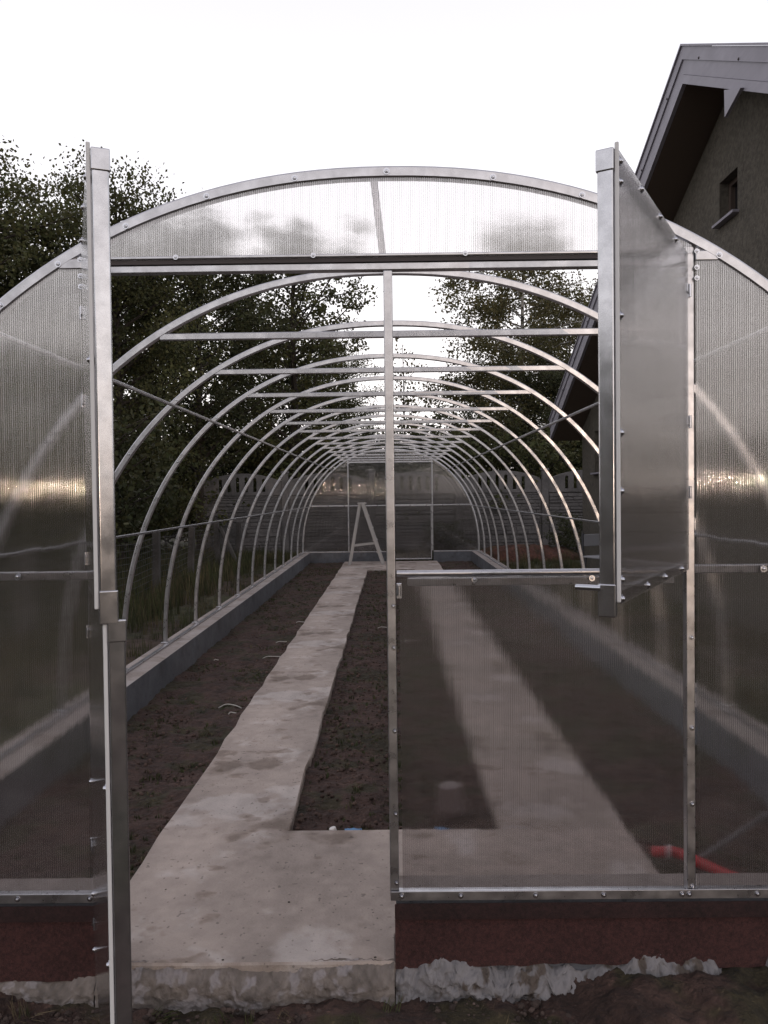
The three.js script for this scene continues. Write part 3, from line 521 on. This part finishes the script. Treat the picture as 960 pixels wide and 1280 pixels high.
// ---------------------------------------------------------------- trees and shrubs
function makeTree(seed, o) {
  const R = rng(seed), G = () => (R() + R() + R() + R() - 2) * 0.86, wood = [], pos = [], nor = [], col = [], trunk = [];
  const tube = (pts, r0, r1, sides) => {
    const p = [], n = [], uv = [];
    const ring = (i) => { const a = pts[Math.max(0, i - 1)], b = pts[Math.min(pts.length - 1, i + 1)], d = b.clone().sub(a).normalize(), s = Math.abs(d.y) > 0.9 ? V(1, 0, 0) : V(0, 1, 0), u = s.cross(d).normalize(), w = d.clone().cross(u), r = r0 + (r1 - r0) * i / (pts.length - 1); return Array.from({ length: sides }, (_, k) => { const an = k / sides * 6.2832, nn = u.clone().multiplyScalar(Math.cos(an)).addScaledVector(w, Math.sin(an)); return [pts[i].clone().addScaledVector(nn, r), nn]; }); };
    const rings = pts.map((_, i) => ring(i));
    for (let i = 0; i < pts.length - 1; i++) for (let k = 0; k < sides; k++) { const k2 = (k + 1) % sides, q = [rings[i][k], rings[i][k2], rings[i + 1][k2], rings[i][k], rings[i + 1][k2], rings[i + 1][k]], uu = [[k, i], [k + 1, i], [k + 1, i + 1], [k, i], [k + 1, i + 1], [k, i + 1]]; q.forEach(([v, nn], j) => { p.push(v.x, v.y, v.z); n.push(nn.x, nn.y, nn.z); uv.push(uu[j][0] / sides, uu[j][1] * 0.3); }); }
    const g = new THREE.BufferGeometry(); g.setAttribute('position', new THREE.Float32BufferAttribute(p, 3)); g.setAttribute('normal', new THREE.Float32BufferAttribute(n, 3)); g.setAttribute('uv', new THREE.Float32BufferAttribute(uv, 2)); return g;
  };
  const H = o.h; let x = 0, z = 0;
  for (let i = 0; i <= 9; i++) { trunk.push(V(x, i === 0 ? -0.15 : H * 0.96 * i / 9, z)); x += G() * 0.05 * H / 8; z += G() * 0.05 * H / 8; }
  const on = (f) => { const k = clamp(f, 0, 0.999) * 9, i = Math.floor(k); return trunk[i].clone().lerp(trunk[i + 1], k - i); };
  if (!o.shrub) wood.push(tube(trunk, o.r, o.r * 0.12, 9));
  const leafAt = (c, s, shade) => {
    const a = V(G(), G() - 0.25, G()).normalize(), b = V(G(), G(), G()).cross(a).normalize(), e = a.clone().cross(b).multiplyScalar(0.22 * s * (R() - 0.5));
    const L = s * (0.75 + 0.6 * R()), W = L * (0.30 + 0.12 * R()), p0 = c.clone(), p1 = c.clone().addScaledVector(a, L * 0.5).addScaledVector(b, W), p2 = c.clone().addScaledVector(a, L).add(e), p3 = c.clone().addScaledVector(a, L * 0.5).addScaledVector(b, -W);
    const nn = b.clone().cross(a).normalize(), k = shade * (0.75 + 0.5 * R()), cc = [o.color[0] * k * (1 + 0.25 * (R() - 0.5)), o.color[1] * k, o.color[2] * k];
    for (const v of [p0, p1, p2, p0, p2, p3]) { pos.push(v.x, v.y, v.z); nor.push(nn.x, nn.y, nn.z); col.push(...cc); }
  };
  const cluster = (c, n, sig, s) => { const shade = 0.75 + 0.5 * R(); for (let i = 0; i < n; i++) leafAt(V(c.x + G() * sig, c.y + G() * sig * 0.8 - (o.droop ?? 0) * R() * sig, c.z + G() * sig), s, shade); };
  for (let i = 0; i < o.limbs; i++) {
    const f = o.low + (0.97 - o.low) * Math.pow((i + 0.5) / o.limbs, 0.9), base = on(f), az = i * 2.39996 + R() * 0.9, u = (f - o.low) / (1 - o.low);
    const len = o.spread * (o.profile ? o.profile(u) : Math.pow(Math.sin(Math.PI * (0.16 + 0.80 * u)), 0.8)) * (0.6 + 0.65 * R()), rise = (o.rise ?? 0.5) * (0.5 + 0.9 * R());
    const tip = base.clone().add(V(Math.cos(az) * len, len * rise, Math.sin(az) * len)), mid = base.clone().lerp(tip, 0.5).add(V(G() * 0.12, 0.12 * len * R(), G() * 0.12));
    if (len > 0.4) wood.push(tube([base, mid, tip], o.r * (0.34 - 0.22 * u), 0.008, 4));
    const n = Math.max(2, Math.round(len * o.density));
    for (let k = 0; k < n; k++) { const q = 0.28 + 0.78 * (k + R()) / n, c = q < 0.5 ? base.clone().lerp(mid, q * 2) : mid.clone().lerp(tip, (q - 0.5) * 2); c.add(V(G() * 0.28, G() * 0.22, G() * 0.28).multiplyScalar(o.scatter ?? 1)); cluster(c, Math.round(o.leaves * (0.6 + 0.8 * R())), o.sig * (0.7 + 0.6 * R()), o.leaf); }
  }
  const cg = new THREE.BufferGeometry(); cg.setAttribute('position', new THREE.Float32BufferAttribute(pos, 3)); cg.setAttribute('normal', new THREE.Float32BufferAttribute(nor, 3)); cg.setAttribute('color', new THREE.Float32BufferAttribute(col, 3));
  return { crown: cg, wood: merge(wood) };
}
const OLIVE = [0.075, 0.078, 0.030], DARK = [0.055, 0.060, 0.026], WARM = [0.10, 0.09, 0.038];
const kinds = {
  alder: makeTree(101, { h: 7.4, r: 0.15, limbs: 64, low: 0.2, spread: 2.15, density: 4.6, leaves: 92, sig: 0.33, leaf: 0.062, rise: 0.45, color: OLIVE }),
  poplar: makeTree(202, { h: 8.4, r: 0.14, limbs: 50, low: 0.16, spread: 1.75, density: 5, leaves: 58, sig: 0.23, leaf: 0.078, rise: 0.9, color: OLIVE }),
  thicket: makeTree(303, { h: 7.0, r: 0.11, limbs: 44, low: 0.22, spread: 1.9, density: 5, leaves: 84, sig: 0.26, leaf: 0.068, rise: 0.7, color: DARK }),
  birch: makeTree(404, { h: 9.2, r: 0.12, limbs: 70, low: 0.16, spread: 2.4, density: 5, leaves: 66, sig: 0.26, leaf: 0.07, rise: 0.25, droop: 1.6, color: WARM }),
  sapling: makeTree(505, { h: 6.6, r: 0.06, limbs: 26, low: 0.3, spread: 0.8, density: 5, leaves: 12, sig: 0.15, leaf: 0.10, rise: 0.8, color: WARM }),
  shrub: makeTree(606, { h: 2.3, r: 0.05, shrub: true, limbs: 26, low: 0.08, spread: 1.25, density: 5, leaves: 50, sig: 0.22, leaf: 0.07, rise: 0.6, color: OLIVE, profile: (u) => 1 - 0.5 * u }),
  bush: makeTree(707, { h: 1.7, r: 0.05, shrub: true, limbs: 24, low: 0.06, spread: 1.0, density: 5, leaves: 46, sig: 0.2, leaf: 0.062, rise: 0.5, color: DARK, profile: (u) => 1 - 0.45 * u }),
};
function plant(kind, name, label, category, px, dist, size, turn, group, wide = 1, yy = 0) {   // px: column of the photograph, dist: metres from the eye
  const t = thing(name, label, category, [(px - 488) / 1000 * dist, yy, 2.29 - dist], turn, group); t.scale.set(size * wide, size, size * wide);
  part(t, 'trunk', kinds[kind].wood, kind === 'birch' ? M.birchBark : M.bark); part(t, 'crown', kinds[kind].crown, M.leaf); return t;
}
const LEFT = 'trees along the wire fence', BACK = 'trees behind the concrete fence';
plant('alder', 'alder_tree', 'broad dark alder tree, nearest of the trees past the wire fence', 'tree', -62, 14.5, 1.1, 0.4, LEFT, 1.1);
plant('alder', 'alder_tree', 'tall alder tree rising above the propped open door leaf', 'tree', 146, 16.5, 1.09, 2.1, LEFT, 0.9);
plant('thicket', 'leafy_tree', 'dense leafy tree between the tall alder and the pointed poplar', 'tree', 250, 18.5, 1.1, 1.0, LEFT, 1.05);
plant('thicket', 'leafy_tree', 'full leafy tree growing against the broad dark alder', 'tree', 8, 15.5, 0.98, 1.7, LEFT, 1.15);
plant('poplar', 'poplar_tree', 'pointed poplar tree beside the open strip of sky', 'tree', 372, 20.5, 1.0, 0.3, BACK, 1.12);
plant('thicket', 'leafy_tree', 'slim leafy tree filling in behind the tall alder', 'tree', 60, 17.5, 1.0, 3.0, LEFT, 1.0);
plant('poplar', 'poplar_tree', 'poplar tree behind the dense leafy tree', 'tree', 190, 22, 0.98, 4.0, LEFT, 1.15);
plant('thicket', 'leafy_tree', 'leafy tree tucked behind the pointed poplar', 'tree', 320, 24, 1.05, 5.2, BACK, 1.15);
plant('alder', 'alder_tree', 'alder tree low in the gap next to the pointed poplar', 'tree', 412, 27, 0.86, 4.4, BACK, 0.9);
plant('sapling', 'young_tree', 'thin sparse young tree standing alone against the bright sky', 'tree', 508, 29, 1.08, 0, BACK, 1.0);
plant('sapling', 'young_tree', 'short young tree beside the birch', 'tree', 566, 27, 0.78, 2, BACK, 1.2);
plant('birch', 'birch_tree', 'large loose birch tree behind the concrete fence by the house', 'tree', 652, 22.5, 1.03, 0.8, BACK, 1.0);
plant('birch', 'birch_tree', 'second birch tree half hidden by the house roof', 'tree', 715, 25, 0.86, 2.8, BACK, 1.0);
plant('thicket', 'leafy_tree', 'dark leafy tree below the large birch', 'tree', 620, 25.5, 0.82, 0.9, BACK, 1.1);
plant('thicket', 'leafy_tree', 'dark leafy tree below the house eaves', 'tree', 700, 21.5, 0.72, 2.2, BACK, 1.1);
// undergrowth beside the wire fence and behind the concrete fence
const S1 = 'shrubs along the wire fence', S2 = 'shrubs behind the concrete fence';
{
  const R = rng(33);
  for (let i = 0; i < 9; i++) plant(i % 3 === 1 ? 'bush' : 'shrub', 'shrub', 'dark leafy shrub growing under the trees behind the wire fence', 'shrub', 488 - 1000 * (4.9 + R() * 1.1) / (7.2 + i * 1.75), 7.2 + i * 1.75, (i % 3 === 1 ? 1.35 : 1.0) + 0.25 * R(), R() * 6, S1, 1.05);
  for (let i = 0; i < 12; i++) plant('shrub', 'shrub', 'dark shrub showing above the concrete fence', 'shrub', 250 + i * 44 + R() * 20, 20 + R() * 2.5, 1.0 + 0.3 * R(), R() * 6, S2, 1.2);
}
plant('bush', 'shrub', 'low dark bush at the foot of the concrete fence by the house corner', 'shrub', 712, 17.4, 0.48, 1, undefined, 1.3);
plant('bush', 'shrub', 'low dark bush against the concrete fence seen through the far door', 'shrub', 556, 17.6, 0.42, 3, undefined, 1.4);
// far wood that closes the view, one dim mass
{
  const R = rng(88), list = []; const base = kinds.thicket.crown, im = new THREE.InstancedMesh(base, M.leaf, 34), m = new THREE.Matrix4(), q = new THREE.Quaternion();
  for (let i = 0; i < 34; i++) { const a = -2.75 + 2.3 * (i / 33), d = 40 + R() * 12, s = 0.55 + 0.22 * R(); q.setFromAxisAngle(V(0, 1, 0), R() * 6.28); m.compose(V(Math.cos(a) * d * 1.1, -1.2, Math.sin(a) * d), q, V(s * 1.5, s, s * 1.5)); im.setMatrixAt(i, m); }
  im.name = 'woodland'; im.userData = { kind: 'stuff', label: 'distant low wood closing the view behind the fence', category: 'woodland' }; im.castShadow = true; im.receiveShadow = true; scene.add(im);
}
// hedge row of shrubs behind the photographer, open where the low sun comes through
{
  const R = rng(56);
  for (let i = 0; i < 15; i++) { const a = -1.15 + i * 0.16; if (Math.abs(a - SUN_AZ) < 0.13) continue; const d = 17 + R() * 3, x = Math.sin(a) * d, z = Math.cos(a) * d; const o = plant('shrub', 'shrub', 'garden shrub in the row opposite the greenhouse doors', 'shrub', 488, 1, 1.05 + 0.35 * R(), R() * 6, 'shrubs opposite the greenhouse doors', 1.35); o.position.set(x, -0.1, z); }
}
// trees across the road behind the photographer, which the clear sheets mirror
{
  const R = rng(55), spots = []; for (let i = 0; i < 13; i++) { const a = -1.05 + i * 0.085, d = 19.5 + (i % 3) * 1.2; spots.push([Math.sin(a) * d, Math.cos(a) * d]); }
  spots.forEach(([x, z], i) => plant(i % 2 ? 'thicket' : 'alder', i % 2 ? 'leafy_tree' : 'alder_tree', 'garden tree standing opposite the greenhouse doors', 'tree', 488 + 1000 * x / (2.29 - z), 2.29 - z, 0.66 + 0.16 * R(), R() * 6, 'trees opposite the greenhouse doors', 1.1));
}

// ---------------------------------------------------------------- grass, weeds, clods
function scatter(name, label, category, geo, mat, n, place) {
  const im = new THREE.InstancedMesh(geo, mat, n), m = new THREE.Matrix4(), q = new THREE.Quaternion(), e = new THREE.Euler(), c = new THREE.Color();
  for (let i = 0; i < n; i++) { const p = place(i); e.set(p.rx ?? 0, p.ry ?? 0, p.rz ?? 0); q.setFromEuler(e); m.compose(V(p.x, p.y, p.z), q, V(p.s, p.sy ?? p.s, p.s)); im.setMatrixAt(i, m); im.setColorAt(i, c.setRGB(...p.c)); }
  im.name = numbered(name); im.userData = { kind: 'stuff', label, category }; im.castShadow = true; im.receiveShadow = true; scene.add(im);
}
function tuft(seed, n, spread, w) {
  const R = rng(seed), p = [], no = [];
  for (let i = 0; i < n; i++) { const a = R() * 6.28, l = 0.5 + R() * 0.6, x = (R() - 0.5) * spread, z = (R() - 0.5) * spread, bx = Math.cos(a) * 0.35 * R(), bz = Math.sin(a) * 0.35 * R(), sx = -Math.sin(a) * w, sz = Math.cos(a) * w; const A = [x - sx, 0, z - sz], B = [x + sx, 0, z + sz], C = [x + bx * 0.4 + sx * 0.6, l * 0.6, z + bz * 0.4 + sz * 0.6], D = [x + bx * 0.4 - sx * 0.6, l * 0.6, z + bz * 0.4 - sz * 0.6], E = [x + bx, l * 0.92, z + bz]; for (const f of [[A, B, C], [A, C, D], [D, C, E]]) { const [q0, q1, q2] = f.map((v) => V(...v)), nn = q1.sub(q0).cross(q2.sub(q0)).normalize(); for (const v of f) { p.push(...v); no.push(nn.x, nn.y, nn.z); } } }
  const g = new THREE.BufferGeometry(); g.setAttribute('position', new THREE.Float32BufferAttribute(p, 3)); g.setAttribute('normal', new THREE.Float32BufferAttribute(no, 3)); return g;
}
{
  const R = rng(61), grass = tuft(1, 14, 0.5, 0.02), weed = tuft(2, 9, 0.7, 0.09);
  const gc = () => { const k = 0.6 + 0.8 * R(); return R() < 0.3 ? [0.11 * k, 0.088 * k, 0.045 * k] : [0.052 * k, 0.058 * k, 0.022 * k]; };
  scatter('grass', 'tall rough grass and weeds outside the open side of the frame', 'grass', grass, M.blade, 9000, () => { const x = -1.95 - Math.pow(R(), 0.8) * 7, z = -0.3 - R() * 17.5, s = (0.08 + 0.2 * R()) * (x < -2.6 ? 1.25 : 0.7); return { x, y: -0.03, z, ry: R() * 6, s, sy: s * (0.8 + 0.6 * R()), c: gc() }; });
  scatter('grass', 'rough grass between the greenhouse and the house', 'grass', grass, M.blade, 3500, () => { const x = 1.95 + R() * 1.7, z = -0.3 - R() * 17.5, s = 0.06 + 0.13 * R(); return { x, y: -0.03, z, ry: R() * 6, s, c: gc() }; });
  scatter('grass', 'grass growing in front of the concrete fence', 'grass', grass, M.blade, 2600, () => { const x = -6 + R() * 10, z = -14.3 - R() * 1.8, s = 0.10 + 0.2 * R(); return { x, y: -0.03, z, ry: R() * 6, s, c: gc() }; });
  const bed = () => { const b = R(); return b < 0.4 ? -INNER + 0.02 + R() * (INNER - PO - 0.04) : b < 0.65 ? (R() * 2 - 1) * (PI2 - 0.03) : PO + 0.02 + R() * (INNER - PO - 0.04); };
  const patch = (x, z) => N2(x * 1.6 + 9, z * 1.1 + 30, 3);
  scatter('weeds', 'small green weeds sprouting in the soil beds', 'weeds', weed, M.blade, 5200, () => { let x, z; for (let k = 0; k < 8; k++) { x = bed(); z = -0.2 - Math.pow(R(), 1.2) * 13.4; if (Math.abs(x) < 0.5) { z = Math.min(z, -0.93); z = Math.max(z, -12); } if (patch(x, z) > 0.5) break; } const s = 0.012 + 0.03 * R() * R(); const k = 0.6 + 0.7 * R(); return { x, y: BED - 0.008, z, ry: R() * 6, s, c: R() < 0.25 ? [0.10 * k, 0.085 * k, 0.05 * k] : [0.045 * k, 0.055 * k, 0.018 * k] }; });
  const stone = new THREE.IcosahedronGeometry(1, 1), sp = stone.attributes.position; for (let i = 0; i < sp.count; i++) { const k = 0.7 + 0.6 * N2(sp.getX(i) * 2 + 5, sp.getY(i) * 2 + sp.getZ(i) * 3); sp.setXYZ(i, sp.getX(i) * k, sp.getY(i) * k * 0.75, sp.getZ(i) * k); } stone.computeVertexNormals();
  scatter('soil_clods', 'crumbs of soil lying in the beds', 'soil', stone, M.blade, 14000, () => { let x = bed(), z = -0.2 - Math.pow(R(), 1.4) * 13.4; if (Math.abs(x) < 0.5) z = clamp(z, -12, -0.93); const s = 0.003 + 0.011 * R() * R(), k = 0.5 + 0.9 * R(); return { x, y: BED - 0.004, z, rx: R() * 6, ry: R() * 6, s, c: [0.072 * k, 0.046 * k, 0.036 * k] }; });
  scatter('soil_clods', 'clods and small stones in the soil before the foundation', 'soil', stone, M.blade, 6000, () => { const x = -1.6 + R() * 3.2, z = 0.06 + R() * 0.8, s = 0.002 + 0.009 * Math.pow(R(), 2.5), k = 0.5 + 0.9 * R(), l = R() < 0.03 ? 2.5 : 1; return { x, y: -0.03 + (x > 0.1 && z < 0.35 ? 0.018 : 0), z, rx: R() * 6, ry: R() * 6, s, c: [0.07 * k * l, 0.05 * k * l, 0.042 * k * l] }; });
  scatter('weeds', 'dry stalks and weeds before the foundation', 'weeds', grass, M.blade, 420, () => { const x = -1.4 + R() * 2.8, z = 0.09 + R() * 0.6, s = 0.03 + 0.05 * R(), k = 0.6 + 0.8 * R(); return { x, y: -0.036, z, ry: R() * 6, rx: (R() - 0.5) * 2.6, rz: (R() - 0.5) * 2.6, s, c: R() < 0.6 ? [0.13 * k, 0.10 * k, 0.06 * k] : [0.05 * k, 0.058 * k, 0.02 * k] }; });
  scatter('litter', 'dark crumbs and specks on the concrete path', 'litter', stone, M.blade, 14, () => { let x, z; if (R() < 0.5) { x = -0.84 + R() * 0.8; z = -R() * 0.9; } else { x = (R() < 0.6 ? -1 : 1) * (PI2 + 0.03 + R() * 0.44); z = -0.9 - R() * 9; } const s = 0.002 + 0.0035 * R() * R(); return { x, y: PATH + 0.001, z, ry: R() * 6, s, sy: s * 0.5, c: [0.05, 0.04, 0.032] }; });
}
// soil heap behind the frame on the house side
{
  const n = 30, pos = [], uv = [], idx = [];
  for (let j = 0; j <= n; j++) for (let i = 0; i <= n; i++) { const u = i / n * 2 - 1, v = j / n * 2 - 1, r = Math.hypot(u, v); const h = 0.36 * Math.pow(clamp(1 - r * r), 0.8) * (0.6 + 0.8 * N2(u * 3 + 4, v * 3)) + (N2(u * 12, v * 12, 4) - 0.5) * 0.07 - 0.04; pos.push(u * 1.3, h, v * 0.8); uv.push(u * 1.3, v * 0.8); }
  for (let j = 0; j < n; j++) for (let i = 0; i < n; i++) { const a = j * (n + 1) + i, c = a + n + 1; idx.push(a, c, a + 1, a + 1, c, c + 1); }
  const g = new THREE.BufferGeometry(); g.setAttribute('position', new THREE.Float32BufferAttribute(pos, 3)); g.setAttribute('uv', new THREE.Float32BufferAttribute(uv, 2)); g.setIndex(idx); g.computeVertexNormals();
  const m = M.soil.clone(); m.name = 'reddish earth'; m.color.setRGB(1.5, 1.05, 0.9);
  single('soil_heap', 'low heap of reddish brown earth in front of the concrete fence', 'soil heap', g, m).position.set(2.9, 0, -14.9);
}

// ---------------------------------------------------------------- small things
const plain = (r, g, b, rough = 0.6, metal = 0) => new THREE.MeshStandardMaterial({ color: new THREE.Color().setRGB(r, g, b), roughness: rough, metalness: metal });
{ // step ladder at the far end, seen from its side
  const t = thing('step_ladder', 'pale wooden step ladder standing open on the far end of the path', 'ladder', [-0.53, PATH, 2.29 - 15.55]), m = plain(0.42, 0.40, 0.38, 0.7);
  for (const z of [-0.2, 0.2]) { part(t, 'stile', bar(V(-0.06, 1.17, z), V(-0.27, 0.0, z), 0.05, 0.028, V(1, 0, 0)), m); part(t, 'stile', bar(V(0.0, 1.17, z * 1.1), V(0.38, 0.0, z * 1.1), 0.06, 0.028, V(1, 0, 0)), m); part(t, 'spreader', bar(V(-0.21, 0.36, z * 0.9), V(0.25, 0.41, z * 0.9), 0.024, 0.012, V(0, 1, 0)), m); }
  for (let k = 1; k <= 4; k++) { const y = k * 0.235; part(t, 'step', boxAt(-0.045, 0.045, -0.012, 0.012, -0.2, 0.2, 0.003), m).position.set(0.38 * (1 - y / 1.17), y, 0); }
  part(t, 'top_cap', boxAt(-0.10, 0.06, 1.168, 1.195, -0.23, 0.23, 0.005), m);
}
{ // clay pot upside down in the middle bed
  const prof = [[0, 0.115], [0.045, 0.115], [0.05, 0.11], [0.064, 0.035], [0.074, 0.033], [0.077, 0.0], [0.068, 0.0], [0.06, 0.03]].map(([x, y]) => new THREE.Vector2(x, y));
  const t = thing('flower_pot', 'pinkish brown flower pot turned upside down in the middle bed', 'pot', [0.255, BED - 0.01, -1.18]);
  part(t, 'body', new THREE.LatheGeometry(prof, 32), plain(0.12, 0.085, 0.08, 0.4)); t.rotation.z = 0.08;
}
{ // scraps at the near edge of the middle bed
  const cap = thing('bottle_cap', 'small white bottle cap at the edge of the middle bed', 'cap', [-0.243, BED + 0.006, -0.918]);
  part(cap, 'body', new THREE.LatheGeometry([[0, 0.024], [0.012, 0.024], [0.0145, 0.021], [0.0145, 0], [0.013, 0], [0.013, 0.018]].map(([x, y]) => new THREE.Vector2(x, y)), 18), plain(0.7, 0.68, 0.66)); cap.rotation.z = 0.3;
  const scrap = (x, z, w, d, turn, label) => { const g = new THREE.PlaneGeometry(w, d, 10, 6), p = g.attributes.position; for (let i = 0; i < p.count; i++) p.setZ(i, 0.012 * N2(p.getX(i) * 40 + x, p.getY(i) * 40) + 0.006); g.rotateX(-Math.PI / 2); g.computeVertexNormals(); const m = plain(0.08, 0.22, 0.42, 0.5); m.side = THREE.DoubleSide; const s = single('plastic_scrap', label, 'scrap', g, m); s.position.set(x, BED + 0.004, z); s.rotation.y = turn; };
  scrap(-0.165, -0.925, 0.07, 0.025, 0.1, 'thin blue plastic scrap beside the white bottle cap');
  scrap(0.195, -0.925, 0.05, 0.035, -0.3, 'blue plastic scrap in front of the upturned flower pot');
}
{ // red tool handle in the bed by the house
  const c = new THREE.CatmullRomCurve3([V(0.96, BED + 0.055, -0.62), V(1.02, BED + 0.062, -0.6), V(1.12, BED + 0.04, -0.52), V(1.26, BED + 0.022, -0.40), V(1.42, BED + 0.02, -0.30)]);
  const t = thing('garden_tool', 'red garden tool handle with a thin steel rod lying in the bed', 'tool');
  part(t, 'handle', new THREE.TubeGeometry(c, 40, 0.02, 12), plain(0.42, 0.025, 0.03, 0.4));
  part(t, 'grip_ring', new THREE.TorusGeometry(0.021, 0.006, 8, 20).rotateY(1.2).translate(1.0, BED + 0.061, -0.605), plain(0.6, 0.55, 0.55, 0.5));
  part(t, 'end_cap', new THREE.SphereGeometry(0.0205, 14, 10).translate(0.96, BED + 0.055, -0.62), plain(0.42, 0.025, 0.03, 0.4));
  part(t, 'rod', new THREE.TubeGeometry(new THREE.CatmullRomCurve3([V(1.1, BED + 0.03, -0.6), V(1.25, BED + 0.045, -0.72), V(1.5, BED + 0.08, -0.9)]), 20, 0.008, 8), M.zinc);
}
// pale plastic strips dropped on the beds
{
  const m = plain(0.42, 0.40, 0.36, 0.7), G = 'pale strips dropped on the soil';
  const strip = (px, py, len, turn, curve, label) => { const d = (EYE - BED) / ((py - 618) / 1000), x = (px - 488) / 1000 * d, c = new THREE.CatmullRomCurve3([V(-len / 2, 0.002, curve * 0.6), V(-len / 5, 0.009, -curve), V(len / 6, 0.006, -curve * 0.4), V(len / 2, 0.003, curve * (px % 3 - 0.6))]); const s = single('plastic_strip', label, 'strip', new THREE.TubeGeometry(c, 16, 0.0038, 5), m, G); s.position.set(x, BED + 0.004, 2.29 - d); s.rotation.y = turn; };
  strip(284, 884, 0.15, 0.1, 0.035, 'curved pale plastic strip on the soil near the path, largest of the strips');
  strip(286, 893, 0.05, 0.4, 0.01, 'short pale strip just before the largest curved strip');
  strip(337, 822, 0.16, 0.35, 0.015, 'wavy pale plastic strip touching the path edge');
  strip(349, 803, 0.11, 0.5, 0.005, 'straight pale strip slanting toward the path beyond the wavy strip');
  strip(374, 778, 0.1, 0.05, 0.01, 'small pale strip by the path edge farthest along the bed');
  strip(267, 825, 0.04, 0, 0.004, 'tiny pale scrap on the soil near the foundation wall');
  strip(477, 786, 0.11, 0.2, 0.01, 'pale strip in the middle bed beside the centre post');
  strip(508, 804, 0.13, 0.1, 0.012, 'pale strip in the middle bed behind the clear lower door');
}
{ // garden chair by the house wall
  const t = thing('garden_chair', 'grey garden chair standing by the house wall', 'chair', [3.2, 0, 2.29 - 12], 0.5), m = plain(0.34, 0.34, 0.36, 0.6), d = plain(0.05, 0.05, 0.055, 0.6);
  part(t, 'seat', boxAt(-0.22, 0.22, 0.43, 0.46, -0.22, 0.22, 0.01), m);
  part(t, 'backrest', boxAt(-0.21, 0.21, 0.6, 0.78, -0.25, -0.225, 0.01), m);
  for (const [x, z] of [[-0.2, -0.235], [0.2, -0.235]]) part(t, 'back_post', boxAt(x - 0.012, x + 0.012, 0.46, 0.8, z - 0.03, z + 0.01, 0.004), d);
  for (const [x, z] of [[-0.19, -0.19], [0.19, -0.19], [-0.19, 0.19], [0.19, 0.19]]) part(t, 'leg', bar(V(x, 0.43, z), V(x * 1.15, -0.02, z * 1.15), 0.026, 0.026, V(1, 0, 0)), d);
}
renderer.render(scene, camera);
